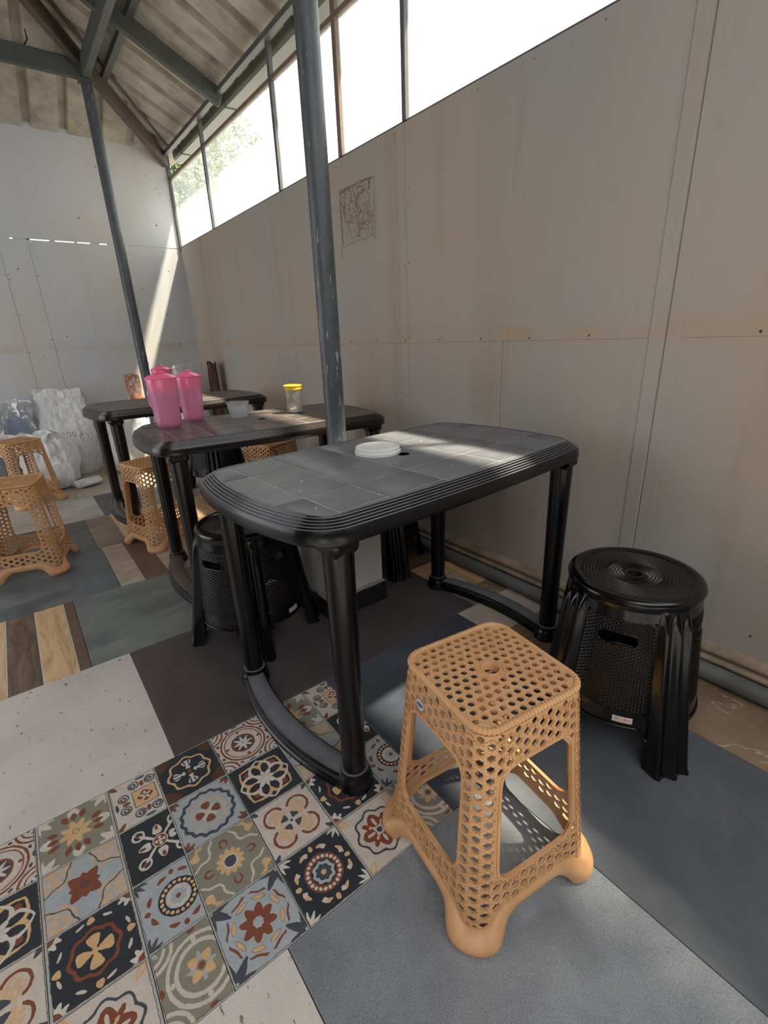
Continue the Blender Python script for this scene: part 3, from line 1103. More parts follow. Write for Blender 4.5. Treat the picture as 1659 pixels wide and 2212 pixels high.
def rafter(y, w=0.045):
    mb = MB()
    zb = lambda x: roof_z(WX-x)-0.125
    mb.beam((WX-0.02, y, zb(WX-0.02)), (RIDGE_X, y, zb(RIDGE_X)), w, 0.10)
    mb.build('rafter', M_STEEL, ceiling)
    mb = MB()
    mb.beam((2*RIDGE_X-WX+0.02, y, zb(WX-0.02)), (RIDGE_X, y, zb(RIDGE_X)), w, 0.10)
    mb.build('rafter', M_STEEL, ceiling)
for y in (3.86, 1.62, -0.6):
    rafter(y)
# hip beams from the corner over the pole to the ridge
HZ = -0.135
for sx in (1, -1):
    ex = WX if sx > 0 else 2*RIDGE_X-WX
    mb = MB()
    q = (RIDGE_X, WY-(WX-RIDGE_X))
    mb.beam((ex-sx*0.02, WY-0.02, roof_z(0.02)+HZ), (q[0], q[1], roof_z(WX-RIDGE_X)+HZ), 0.05, 0.10)
    mb.build('hip_beam', M_STEEL2 if sx > 0 else M_STEEL, ceiling)
    mb = MB()
    mb.beam((ex-sx*0.12, WY+0.0, roof_z(0.06)-0.02), (q[0]-sx*0.1, q[1], roof_z(WX-RIDGE_X)-0.035), 0.03, 0.025)
    mb.build('hip_strip', M_STEEL2, ceiling)
    mb = MB()
    mb.beam((ex, WY-0.12, roof_z(0.06)-0.02), (q[0], q[1]-0.1, roof_z(WX-RIDGE_X)-0.035), 0.025, 0.02)
    mb.build('hip_strip', M_STEEL2, ceiling)
for sx in (1, -1):  # caps added over the hips to block slits of light
    ex = WX if sx > 0 else 2*RIDGE_X-WX
    q = Vector((RIDGE_X, WY-(WX-RIDGE_X), roof_z(WX-RIDGE_X)+0.05))
    p0 = Vector((ex+sx*0.15, WY+0.15, roof_z(-0.15)+0.05))
    t = (q-p0).normalized()
    sd = Vector((t.y, -t.x, 0)).normalized()*0.11
    mb = MB()
    dn = Vector((0, 0, -0.034))
    up = Vector((0, 0, 0.002))
    mb.loft([[a-sd+dn, a+Vector((0, 0, 0)), a+sd+dn, a+sd+dn+up, a+up, a-sd+dn+up] for a in (p0, q)], closed=True, capb=True, capt=True)
    mb.build('hip_light_seal', M_SHEET, ceiling)
# purlins
for d in (0.52, 1.35, 2.0):
    mb = MB()
    mb.box(WX-d-0.022, WX-d+0.022, YR, WY-d, roof_z(d)-0.035, roof_z(d)+0.004, 0, 0.002)
    mb.build('purlin', M_STEEL, ceiling)
mb = MB()
mb.box(RIDGE_X-0.03, RIDGE_X+0.03, YR, WY-(WX-RIDGE_X), RZ-0.09, RZ+0.0, 0, 0.002)
mb.build('ridge_beam', M_STEEL, ceiling)

# rain gutter outside, under the roof edge
M_GUT = plain('grey green gutter', srgb(96, 102, 92), 0.45, nscale=6, namt=0.15)
gut = empty('rain_gutter', (1.74, 2.0, 2.6))
tag(gut, 'grey plastic rain gutter hung outside above the row of high windows', 'gutter')
mb = MB()
sec = [(1.665, 2.76), (1.675, 2.640), (1.688, 2.627), (1.785, 2.627), (1.80, 2.640), (1.808, 2.70), (1.802, 2.70), (1.794, 2.645), (1.783, 2.633), (1.690, 2.633), (1.681, 2.644), (1.671, 2.76)]
mb.loft([[Vector((x-1.74, y-2.0, z-2.6)) for x, z in sec] for y in (YR, WY-0.05)], closed=True, capb=True, capt=True)
mb.build('trough', M_GUT, gut)
for y in (5.02, 3.96, 2.90, 1.84, .78, -.3):
    mb = MB()
    sc2 = [(1.661, 2.70), (1.671, 2.637), (1.686, 2.622), (1.787, 2.622), (1.804, 2.637), (1.81, 2.69), (1.806, 2.69), (1.80, 2.64), (1.785, 2.626), (1.688, 2.626), (1.675, 2.64), (1.666, 2.70)]
    mb.loft([[Vector((x-1.74, yy-2.0, z-2.6)) for x, z in sc2] for yy in (y-0.012, y+0.012)], closed=True, capb=True, capt=True)
    mb.build('joint_collar', M_GUT, gut)

# dry twig caught on the roof sheet
M_TWIG = plain('dark brown twig', srgb(74, 52, 44), 0.8)

# ---- steel poles
M_POLE, nt, bs = new_mat('grey painted pole, scratched')
tc = node(nt, 'ShaderNodeTexCoord').outputs['Object']
f1 = noise_tex(nt, mapping(nt, tc, (90, 90, 14)), 1.0, 4, 0.6)
sep = node(nt, 'ShaderNodeSeparateXYZ')
nt.links.new(tc, sep.inputs[0])
zz = E(nt, sep.outputs[2])
low = ((1.55-zz)*0.32).cl()*0.16
k = (E(nt, f1)+low).gt(0.665)
basec = ramp(nt, noise_tex(nt, tc, 5, 4, 0.6), [(0.3, srgb(60, 65, 70)), (0.7, srgb(79, 84, 89))])
dust = noise_tex(nt, mapping(nt, tc, (30, 30, 4)), 1.0, 5, 0.7)
basec = mixc(nt, ramp(nt, dust, [(0.55, BW[0]), (0.8, (0.5,)*3)]), basec, srgb(132, 134, 130))
cc = mixc(nt, k*0.8, basec, srgb(160, 166, 160))
nt.links.new(cc, bs.inputs['Base Color'])
bs.inputs['Roughness'].default_value = 0.42
def pole(x, y, label, cat='pole'):
    e = empty('steel_pole', (x, y, 0))
    tag(e, label, cat)
    mb = MB()
    mb.lathe([(0.038, 0.0), (0.038, 2.83)], 36)
    mb.build('shaft', M_POLE, e, True)
    mb = MB()
    mb.box(-0.05, 0.05, -0.045, 0.045, 2.828, 2.842, 0, 0.002)
    mb.build('cap_plate', M_STEEL, e)
    return e
P1, P2 = (0.983, 1.615), (0.950, 4.60)
pole(P1[0], P1[1], 'grey steel pole rising from a white block behind the near table')
pole(P2[0], P2[1], 'grey steel pole further back, behind the pink pitchers')
# plinth of the near pole
M_PLASTER = plain('whitewashed plaster', srgb(196, 194, 188), 0.8, nscale=12, namt=0.12, dirt=srgb(140, 132, 122), dlim=(0.62, 0.78))
M_SKIRT = plain('black granite skirting', srgb(34, 33, 33), 0.3)
e = empty('pole_base', (P1[0], P1[1], 0))
tag(e, 'white plastered block with black skirting around the foot of the near pole', 'plinth')
mb = MB()
hw = 0.125
def frame_box(mb, h, z0, z1, hole=0.0395, bev=0.003):
    n = 32
    o1 = []
    for k in range(n):
        a = 2*PI*(k+0.5)/n
        c, s = math.cos(a), math.sin(a)
        f = h/max(abs(c), abs(s))
        o1.append((c*f, s*f))
    # put exact corners in
    i1 = [(math.cos(2*PI*(k+0.5)/n)*hole, math.sin(2*PI*(k+0.5)/n)*hole) for k in range(n)]
    for q in range(4):
        a = PI/4+q*PI/2
        kk = int(round(a/(2*PI/n)-0.5))
        o1[kk] = (h*(1 if math.cos(a) > 0 else -1), h*(1 if math.sin(a) > 0 else -1))
    mb.loft([[Vector((x, y, z0)) for x, y in i1], [Vector((x, y, z0)) for x, y in o1], [Vector((x, y, z1)) for x, y in o1], [Vector((x, y, z1)) for x, y in i1], [Vector((x, y, z0)) for x, y in i1]])
BO = (-0.035, -0.005, 0)
frame_box(mb, 0.130, 0.0, 0.62, 0.0785)
mb.build('plaster_block', M_PLASTER, e, loc=BO)
mb = MB()
mb.lathe([(0.0385, 0.60), (0.0385, 0.6205), (0.1, 0.6205)], 32, (0.035, 0.005, 0))
mb.build('block_top', M_PLASTER, e, loc=BO)
for k in range(4):
    mb = MB()
    M = Matrix.Rotation(k*PI/2, 4, 'Z')
    mb.box(0.1302, 0.142, -0.142, 0.1300, 0.0, 0.083, 0, 0.001, M)
    mb.build('skirting_tile', M_SKIRT, e, loc=BO)
mb = MB()
rs = random.Random(8)
ring0, ring1 = [], []
for k in range(64):
    a = 2*PI*k/64
    c, s = math.cos(a), math.sin(a)
    f = 1/max(abs(c), abs(s))
    ring0.append(Vector((c*f*0.1305, s*f*0.1305, 0.083+0.012+rs.uniform(-.003, .004))))
    ring1.append(Vector((c*f*(0.141+rs.uniform(-.002, .003)), s*f*(0.141+rs.uniform(-.002, .003)), 0.0845+rs.uniform(-.001, .003))))
mb.loft([ring0, ring1])
mb.build('mortar_edge', plain('rough mortar', srgb(150, 138, 122), 0.9, namt=.3), e, loc=BO)

# ================================================================== TABLES
def plastic(name, col, rough, dust=None, dust_amt=0.5, scr=0.0, spec=0.5):
    m, nt, bs = new_mat(name)
    tc = node(nt, 'ShaderNodeTexCoord').outputs['Object']
    out = ramp(nt, noise_tex(nt, tc, 9, 5, 0.6), [(0.3, tuple(c*0.8 for c in col[:3])+(1,)), (0.7, tuple(min(1, c*1.2) for c in col[:3])+(1,))])
    if dust:
        geo = node(nt, 'ShaderNodeNewGeometry').outputs['Normal']
        sp = node(nt, 'ShaderNodeSeparateXYZ')
        nt.links.new(geo, sp.inputs[0])
        upw = ((E(nt, sp.outputs[2])-0.8)*5.0).cl()
        n1 = E(nt, ramp(nt, noise_tex(nt, mapping(nt, tc, (1, 2.5, 1)), 7, 8, 0.7), [(0.25, (0.55,)*3), (0.75, (1,)*3)]))
        out = mixc(nt, upw*n1*dust_amt, out, dust)
    nt.links.new(out, bs.inputs['Base Color'])
    bs.inputs['Roughness'].default_value = rough
    if dust:
        rr = ((upw*0.12)+rough)
        nt.links.new(rr.s, bs.inputs['Roughness'])
    bs.inputs['Specular IOR Level'].default_value = spec
    return m

M_TBLACK = plastic('black plastic table', srgb(9, 9, 11), 0.24, srgb(150, 152, 158), 0.62, spec=0.36)  # dust tint also paints in the pale sky sheen on the top
M_TBROWN = plastic('dark brown plastic table', srgb(18, 12, 11), 0.24, srgb(138, 124, 116), 0.50, spec=0.45)
M_LINE = plain('dusty groove', srgb(196, 192, 186), 0.8, nscale=14, namt=0.4)
M_LINE2 = plain('dusty groove brown', srgb(172, 160, 150), 0.8, nscale=14, namt=0.4)

TA, TB, BX, BY, TR = 0.566, 0.335, 0.030, 0.014, 0.105
def table_outline(d, nseg=10, narc=8):
    """closed outline of the table top moved inwards by d"""
    a, b = TA-TR, TB-TR
    r = TR-d
    pts = []
    def side(p, n):
        pts.append(Vector((p[0]+n[0]*r, p[1]+n[1]*r)))
    # right end bows out, going anticlockwise
    def endp(y, s):
        x = a-BX*(y/b)**2
        dx = -2*BX*y/b/b
        n = Vector((1, -dx)).normalized()
        return (s*x, s*y), (s*n.x, s*n.y)
    def longp(x, s):
        aa = a-BX
        y = b-BY*(x/aa)**2
        dy = -2*BY*x/aa/aa
        n = Vector((-dy, 1)).normalized()
        return (s*x, s*y), (s*n.x, s*n.y)
    bb = b-BY
    for s in (1, -1):
        for i in range(nseg+1):
            p, n = endp(-bb+2*bb*i/nseg, s)
            side(p, n)
        p0, n0 = endp(bb, s)
        p1, n1 = longp(a-BX*(bb/b)**2, s)
        a0, a1 = math.atan2(n0[1], n0[0]), math.atan2(n1[1], n1[0])
        if a1 < a0:
            a1 += 2*PI
        for i in range(1, narc):
            q = a0+(a1-a0)*i/narc
            side(p0, (math.cos(q), math.sin(q)))
        xe = a-BX*(bb/b)**2
        for i in range(nseg+1):
            p, n = longp(xe-2*xe*i/nseg, s)
            side(p, n)
        p0, n0 = longp(-xe, s)
        p1, n1 = endp(-bb, -s)
        a0, a1 = math.atan2(n0[1], n0[0]), math.atan2(n1[1], n1[0])
        if a1 < a0:
            a1 += 2*PI
        for i in range(1, narc):
            q = a0+(a1-a0)*i/narc
            side(p0, (math.cos(q), math.sin(q)))
    return pts

def clip_poly(poly, clip):
    """Sutherland-Hodgman, both anticlockwise, clip convex"""
    out = poly
    for i in range(len(clip)):
        a, b = clip[i], clip[(i+1) % len(clip)]
        inp, out = out, []
        def side(p):
            return (b.x-a.x)*(p.y-a.y)-(b.y-a.y)*(p.x-a.x)
        for k in range(len(inp)):
            p, q = inp[k-1], inp[k]
            sp, sq_ = side(p), side(q)
            if sq_ >= 0:
                if sp < 0:
                    out.append(p.lerp(q, sp/(sp-sq_)))
                out.append(q)
            elif sp >= 0:
                out.append(p.lerp(q, sp/(sp-sq_)))
        if not out:
            return []
    return out

ZTOP = 0.735
ZT2 = ZTOP*0.98+0.0002
def make_table(mat, mat_line):
    t = empty('plastic_table')
    # top: grooved base, raised fields, ribbed edge and skirt
    inner = table_outline(0.043)
    mb = MB()
    hole = [Vector((0.019*math.cos(2*PI*k/20), 0.019*math.sin(2*PI*k/20))) for k in range(20)]
    loops = [[Vector((p.x, p.y, 0)) for p in inner], [Vector((p.x, p.y, 0)) for p in reversed(hole)]]
    tris = tessellate_polygon(loops)
    allv = [p for l in loops for p in l]
    vs = [Vector((p.x, p.y, ZTOP-0.0006)) for p in allv]
    fs = []
    for tr_ in tris:
        a, b, c = (allv[i] for i in tr_)
        cr = (b.x-a.x)*(c.y-a.y)-(b.y-a.y)*(c.x-a.x)
        fs.append(tuple(tr_) if cr > 0 else tuple(reversed(tr_)))
    mb.add(vs, fs, 1)
    # hole wall
    mb.loft([[Vector((p.x, p.y, z)) for p in hole] for z in (0.700, ZTOP-0.0010)])
    mb.loft([[Vector((p.x*f, p.y*f, z)) for p in hole] for f, z in ((1.0, ZTOP-0.003), (1.0, ZTOP+0.0008), (1.12, ZTOP+0.0012), (1.32, ZTOP))])
    lim = table_outline(0.0455)
    xs_ = [-0.8, -0.437, -0.302, -0.117, 0.117, 0.302, 0.437, 0.8]
    ys_ = [-0.6, -0.265, -0.132, 0.0, 0.132, 0.265, 0.6]
    g = 0.0014
    for i in range(len(xs_)-1):
        for j in range(len(ys_)-1):
            x0, x1, y0, y1 = xs_[i]+g, xs_[i+1]-g, ys_[j]+g, ys_[j+1]-g
            if i == 3 and j in (2, 3):
                rr = 0.0252
                n = 10
                if j == 3:
                    arc = [Vector((rr*math.cos(PI-PI*k/n), max(y0, rr*math.sin(PI*k/n)))) for k in range(n+1)]
                    poly = [Vector((x0, y0))]+arc+[Vector((x1, y0)), Vector((x1, y1)), Vector((x0, y1))]
                else:
                    arc = [Vector((rr*math.cos(PI*k/n), min(y1, -rr*math.sin(PI*k/n)))) for k in range(n+1)]
                    poly = [Vector((x0, y0)), Vector((x1, y0)), Vector((x1, y1))]+arc+[Vector((x0, y1))]
                tri = tessellate_polygon([[Vector((p.x, p.y, 0)) for p in poly]])
                vs = [Vector((p.x, p.y, ZTOP)) for p in poly]
                ff = []
                for tr_ in tri:
                    a, b, c = (poly[q] for q in tr_)
                    cr = (b.x-a.x)*(c.y-a.y)-(b.y-a.y)*(c.x-a.x)
                    ff.append(tuple(tr_) if cr > 0 else tuple(reversed(tr_)))
                mb.add(vs, ff)
                continue
            poly = clip_poly([Vector((x0, y0)), Vector((x1, y0)), Vector((x1, y1)), Vector((x0, y1))], lim)
            if len(poly) < 3:
                continue
            n = len(poly)
            c = sum(poly, Vector((0, 0)))/n
            low = [Vector((p.x, p.y, ZTOP-0.0006)) for p in poly]
            mid = [Vector((p.x+(c.x-p.x)*0.002, p.y+(c.y-p.y)*0.002, ZTOP-0.0003)) for p in poly]
            top = [Vector((p.x+(c.x-p.x)*0.008, p.y+(c.y-p.y)*0.008, ZTOP)) for p in poly]
            mb.loft([low, mid, top], capt=True)
    prof = [(0.0445, ZTOP-0.0006), (0.0432, ZTOP+0.0006), (0.040, ZTOP+0.0010)]
    z = ZTOP+0.0006
    d = 0.0385
    for k in range(5):
        prof += [(d, z-0.0026), (d-0.0012, z-0.0016), (d-0.0035, z-0.0012), (d-0.0058, z-0.0022), (d-0.0066, z-0.0042)]
        d -= 0.0072
        z -= 0.0040
    prof += [(0.0015, z-0.004), (0.0, z-0.009), (-0.0005, 0.700), (-0.0015, 0.692), (-0.0005, 0.684), (0.003, 0.682), (0.005, 0.684), (0.005, 0.702)]
    mb.loft([[Vector((p.x, p.y, zz_)) for p in table_outline(dd)] for dd, zz_ in prof])
    bot = table_outline(0.005)
    loops = [[Vector((p.x, p.y, 0)) for p in bot], [Vector((p.x, p.y, 0)) for p in reversed(hole)]]
    allv = [p for l in loops for p in l]
    mb.add([Vector((p.x, p.y, 0.702)) for p in allv], [tuple(q) for q in tessellate_polygon(loops)])
    top = mb.build('tabletop', [mat, mat_line], t, smooth=True, auto=35)
    # legs
    LX, LY = 0.452, 0.272
    def leg_r(a, z):
        f = math.cos(12*a)
        return 1+(0.035*max(0, f)-0.01)
    k = 0
    for sx in (-1, 1):
        for sy in (-1, 1):
            mb = MB()
            # the outer half is smooth, the inner half fluted
            def rf(a, z, sx=sx, sy=sy):
                inw = math.cos(a-math.atan2(-sy*0.6, -sx))
                w = min(1, max(0, inw*2.2+0.4))
                return 1-0.05*w*(0.5+0.5*math.cos(16*a))
            mb.lathe([(0.0300, 0.030), (0.0305, 0.30), (0.0330, 0.55), (0.0345, 0.66), (0.0345, 0.702)], 64, (sx*LX, sy*LY, 0), rf=rf)
            mb.build('leg', mat, t, smooth=True, auto=40)
            # stepped block under the top
            mb = MB()
            for h0, h1, hw_ in ((0.648, 0.7025, 0.0385),):
                mb.box(sx*LX-hw_, sx*LX+hw_, sy*LY-hw_, sy*LY+hw_, h0, h1, 0, 0.014)
            mb.build('leg_collar', mat, t, smooth=True, auto=40)
    # a bowed foot bar joins the legs of each end
    for sx in (-1, 1):
        mb = MB()
        rings = []
        n = 28
        L = LY
        for i in range(n+1):
            u = -1+2*i/n
            y = u*L
            x = sx*(LX+0.048*(1-u*u))
            dx = sx*0.048*(-2*u)/L
            nrm = Vector((1, -dx, 0)).normalized()
            wi, wo = 0.028+0.008*(1-u*u), 0.034
            pr_ = [(wo+.006, 0.0), (wo+.006, 0.012), (wo+.002, 0.016), (wo+.002, 0.024), (wo-.004, 0.028), (wo-.006, 0.038), (wo-.014, 0.042), (-wi+.010, 0.042), (-wi+.003, 0.038), (-wi, 0.030), (-wi, 0.0)]
            rings.append([Vector((x, y, 0))+nrm*(sx*q)+Vector((0, 0, z)) for q, z in pr_])
        mb.loft(rings, closed=True, capb=True, capt=True)
        mb.build('foot_bar', mat, t, smooth=True, auto=40)
        for sy in (-1, 1):
            mb = MB()
            mb.lathe([(0.045, 0.0), (0.0455, 0.016), (0.042, 0.021), (0.043, 0.027), (0.041, 0.036), (0.037, 0.040), (0.0375, 0.046), (0.035, 0.054), (0.029, 0.056)], 32, (sx*LX, sy*LY, 0))
            mb.build('foot', mat, t, smooth=True, auto=50)
    return t

TABLE_G = 'rectangular plastic tables in a row along the wall'
t1 = make_table(M_TBLACK, M_LINE)
t1.location = (0.900, 1.10, 0)
t1.rotation_euler = (0, 0, math.radians(4.0))
tag(t1, 'near black plastic table with tiled pattern and a white lid on it', 'table', TABLE_G)
t2 = make_table(M_TBROWN, M_LINE2)
t2.location = (0.930, 2.200, 0)
t2.rotation_euler = (0, 0, math.radians(-4.0))
t2.scale = (1, 1, 0.98)
tag(t2, 'dark brown plastic table with pink pitchers on it, behind the near table', 'table', TABLE_G)
t3 = copy_tree(t2, (0.893, 3.505, 0), math.radians(2.0))
tag(t3, 'farthest dark brown plastic table, beside the white sacks', 'table', TABLE_G)

# crumbs and paint specks on the near table
M_CRUMB = plain('pale crumbs', srgb(206, 198, 180), 0.8)
mb = MB()
rs = random.Random(21)
T1M = Matrix.Translation((0.895, 1.10, 0)) @ Matrix.Rotation(math.radians(4), 4, 'Z')
T2M = Matrix.Translation((0.930, 2.200, ZTOP*0.98-ZTOP)) @ Matrix.Rotation(math.radians(-4), 4, 'Z')
for Mx, nn, which in ((T1M, 22, 'near black table'), (T2M, 22, 'pitcher table')):
    mb = MB()
    for _ in range(nn):
        x, y = rs.uniform(-.48, .48), rs.uniform(-.26, .26)
        q = rs.uniform(.0006, .0018)
        a = rs.uniform(0, PI)
        M = Mx @ Matrix.Translation((x, y, ZTOP)) @ Matrix.Rotation(a, 4, 'Z')
        mb.box(-q*rs.uniform(.5, 2), q*rs.uniform(.5, 2), -q, q, 0, q*0.7, 0, 0, M)
    o = mb.build('crumbs', M_CRUMB)
    tag(o, 'tiny pale crumbs scattered over the top of the '+which, 'crumbs', kind='stuff')

# white bucket lid on the near table
M_WHITEP = plain('white plastic, stained', srgb(226, 224, 218), 0.5, nscale=10, namt=0.06, dirt=srgb(150, 120, 100), dlim=(0.70, 0.82))
lid_c = (0.857, 1.172)
mb = MB()
mb.lathe([(0.0, 0.0165), (0.030, 0.0165), (0.0305, 0.0175), (0.032, 0.0175), (0.033, 0.0165), (0.046, 0.0165), (0.0475, 0.0160), (0.0482, 0.0205), (0.0500, 0.0222), (0.0560, 0.0222), (0.0580, 0.0205), (0.0585, 0.012), (0.0605, 0.010), (0.0610, 0.0015), (0.0600, 0.0), (0.057, 0.0), (0.056, 0.012)], 56)
lid = mb.build('bucket_lid', M_WHITEP, smooth=True, loc=(lid_c[0], lid_c[1], ZTOP), auto=40)
lid.scale = (1.17, 1.17, 1.0)
tag(lid, 'round white plastic lid with stained rim lying on the near table', 'lid')

# ================================================================== THINGS ON THE SECOND TABLE
def clear_plastic(name, col, body=0.35, rough=0.15, gloss=0.10):
    m = bpy.data.materials.new(name)
    m.use_nodes = True
    nt = m.node_tree
    for n_ in list(nt.nodes):
        if n_.type == 'BSDF_PRINCIPLED':
            nt.nodes.remove(n_)
    out = [n_ for n_ in nt.nodes if n_.type == 'OUTPUT_MATERIAL'][0]
    tr = node(nt, 'ShaderNodeBsdfTransparent')
    tr.inputs[0].default_value = tuple(c**0.28 for c in col[:3])+(1,)
    tl = node(nt, 'ShaderNodeBsdfTranslucent')
    tl.inputs[0].default_value = col
    df = node(nt, 'ShaderNodeBsdfDiffuse')
    df.inputs[0].default_value = col
    gl = node(nt, 'ShaderNodeBsdfGlossy')
    gl.inputs['Roughness'].default_value = rough
    a = node(nt, 'ShaderNodeMixShader')
    a.inputs[0].default_value = 0.45
    nt.links.new(tl.outputs[0], a.inputs[1])
    nt.links.new(df.outputs[0], a.inputs[2])
    b = node(nt, 'ShaderNodeMixShader')
    b.inputs[0].default_value = body
    nt.links.new(tr.outputs[0], b.inputs[1])
    nt.links.new(a.outputs[0], b.inputs[2])
    c = node(nt, 'ShaderNodeMixShader')
    lw = node(nt, 'ShaderNodeLayerWeight')
    lw.inputs[0].default_value = 0.25
    k = E(nt, lw.outputs['Facing'])*0.35+gloss*0.5
    nt.links.new(k.s, c.inputs[0])
    nt.links.new(b.outputs[0], c.inputs[1])
    nt.links.new(gl.outputs[0], c.inputs[2])
    nt.links.new(c.outputs[0], out.inputs['Surface'])
    return m
M_PINKC = clear_plastic('clear pink plastic', (1.0, 0.56, 0.78, 1), 0.40)
M_PINKL, nt, bs = new_mat('pink plastic lid')
bs.inputs['Base Color'].default_value = (1.0, 0.16, 0.36, 1)
bs.inputs['Roughness'].default_value = 0.28
bs.inputs['Subsurface Weight'].default_value = 0.15
bs.inputs['Subsurface Radius'].default_value = (0.02, 0.006, 0.01)
M_WATER = clear_plastic('pink tinted water', (1.0, 0.55, 0.68, 1), 0.45, 0.05)

def make_pitcher():
    e = empty('water_pitcher')
    mb = MB()
    H = 0.205
    prof = [(0.0, 0.006), (0.030, 0.005), (0.036, 0.0), (0.041, 0.002), (0.0445, 0.012), (0.046, 0.03), (0.0495, 0.125), (0.0510, 0.128), (0.0535, H), (0.0523, H), (0.0498, 0.130), (0.0482, 0.125), (0.0445, 0.030), (0.042, 0.014), (0.036, 0.010), (0.0, 0.010)]
    def rf(a, z):
        # a spout lip at angle -20 degrees
        d = (a-5.6+PI) % (2*PI)-PI
        return 1+0.13*math.exp(-(d/0.2)**2)*max(0, (z-0.16)/0.045)**1.4
    mb.lathe(prof, 48, rf=rf)
    mb.build('body', M_PINKC, e, smooth=True, auto=60)
    mb = MB()
    mb.lathe([(0.0498, H-0.052), (0.0520, H-0.001), (0.0560, H+0.0), (0.0565, H+0.004), (0.052, H+0.008), (0.040, H+0.014), (0.022, H+0.019), (0.0, H+0.0205)], 48, rf=lambda a, z: 1+(0.06*math.exp(-((((a-5.6+PI) % (2*PI))-PI)/0.25)**2) if z >= H-0.001 and z < H+0.006 else 0))
    l = mb.build('pitcher_lid', M_PINKL, e, smooth=True, auto=50)
    mb = MB()
    mb.tube([(-0.020, 0, H+0.0165), (-0.012, 0, H+0.0235), (0, 0, H+0.0255), (0.012, 0, H+0.0235), (0.020, 0, H+0.0165)], 0.0045, 8)
    mb.build('lid_grip', M_PINKL, l, smooth=True)
    mb = MB()
    n = 10
    ha = math.radians(118)
    pts = [(math.cos(ha)*(0.0515+0.030*math.sin(PI*i/n)**0.7), math.sin(ha)*(0.0515+0.030*math.sin(PI*i/n)**0.7), 0.180-0.115*i/n) for i in range(n+1)]
    mb.tube(pts, 0.0065, 10)
    mb.build('handle', M_PINKC, e, smooth=True)
    mb = MB()
    mb.lathe([(0.0, 0.0105), (0.035, 0.0105), (0.0413, 0.015), (0.0440, 0.030), (0.0452, 0.060), (0.0, 0.060)], 40)
    mb.build('water', M_WATER, e, smooth=True, auto=40)
    return e
p1 = make_pitcher()
p1.scale = (1.20, 1.20, 1.04)
p1.location = (0.540, 2.335, ZT2)
p1.rotation_euler = (0, 0, math.radians(0))
tag(p1, 'front left pink water pitcher, nearest the table corner', 'pitcher', 'pink water pitchers')
p2 = copy_tree(p1, (0.688, 2.455, ZT2), math.radians(8))
p2.scale = (1.08, 1.08, 1.0)
tag(p2, 'front right pink water pitcher, overlapping the others', 'pitcher', 'pink water pitchers')
p3 = copy_tree(p1, (0.775, 3.300, ZT2), math.radians(10))
p3.scale = (1.08, 1.08, 1.0)
tag(p3, 'pink pitcher on the farthest table, only its lid showing behind the others', 'pitcher', 'pink water pitchers')
for p in (p1, p2):
    pass

M_MILKY = clear_plastic('cloudy clear plastic', (0.85, 0.88, 0.92, 1), 0.24)
mb = MB()
mb.lathe([(0.0, 0.003), (0.036, 0.003), (0.038, 0.0), (0.040, 0.001), (0.0485, 0.062), (0.0520, 0.063), (0.0525, 0.066), (0.0510, 0.068), (0.0475, 0.066), (0.0388, 0.005), (0.0, 0.005)], 44)
tub = mb.build('plastic_tub', M_MILKY, smooth=True, loc=(0.876, 2.350, ZT2), auto=40)
tub.scale = (1.08, 1.08, 1.10)
tag(tub, 'small cloudy clear plastic tub, open and empty, beside the pitchers', 'tub')

# jar with sugar and a spoon
jar = empty('sugar_jar', (1.140, 2.262, ZT2), 0.3)
jar.scale = (1.08, 1.08, 1.08)
tag(jar, 'clear jar with yellow lid and spoon, partly filled with white sugar', 'jar')
M_JAR = clear_plastic('clear jar plastic', (0.86, 0.88, 0.86, 1), 0.10)
M_YEL, nt, bs = new_mat('yellow plastic')
bs.inputs['Base Color'].default_value = (0.87, 0.55, 0.03, 1)
bs.inputs['Roughness'].default_value = 0.35
M_SUGAR = plain('white sugar', srgb(218, 208, 200), 0.9, nscale=200, bstr=0.5, bscale=600)
mb = MB()
mb.lathe([(0.0, 0.003), (0.034, 0.002), (0.0375, 0.0), (0.0395, 0.004), (0.0395, 0.108), (0.037, 0.114), (0.0362, 0.114), (0.0383, 0.106), (0.0383, 0.006), (0.0, 0.005)], 44)
mb.build('body', M_JAR, jar, smooth=True, auto=50)
mb = MB()
mb.lathe([(0.0405, 0.106), (0.0415, 0.107), (0.0415, 0.120), (0.0435, 0.122), (0.0435, 0.125), (0.040, 0.128), (0.030, 0.1295), (0.028, 0.1285), (0.0, 0.1285)], 60, rf=lambda a, z: 1+(0.012*math.cos(40*a) if z < 0.121 else 0))
mb.build('jar_lid', M_YEL, jar, smooth=True, auto=40)
mb = MB()
rings = []
for i in range(7):
    r = 0.0380*(i+0.001)/6
    rings.append([Vector((r*math.cos(a), r*math.sin(a), 0.032+0.012*r*math.cos(a-0.4)/0.038+0.0015*noise.noise(Vector((r*90*math.cos(a), r*90*math.sin(a), 1))))) for a in (2*PI*k/30 for k in range(30))])
rings = [[Vector((0.0380*math.cos(a), 0.0380*math.sin(a), 0.0055)) for a in (2*PI*k/30 for k in range(30))]]+list(reversed(rings))
mb.loft(rings, capb=True, capt=True)
mb.build('sugar', M_SUGAR, jar, smooth=True, auto=60)
mb = MB()
mb.tube([(-0.028, 0.012, 0.103), (0.0, 0.0, 0.070), (0.014, -0.008, 0.053)], 0.0024, 8)
mb.loft([[Vector((0.014+q*1.0*s_, -0.008-q*.2, 0.053-q*1.1))+Vector((0, 0.6*w_, 0.4*abs(w_))) for s_, w_ in ((0.6, -0.0), (0.6, 0.0))] for q in (0, 0.001)], closed=False) if False else None
rings = []
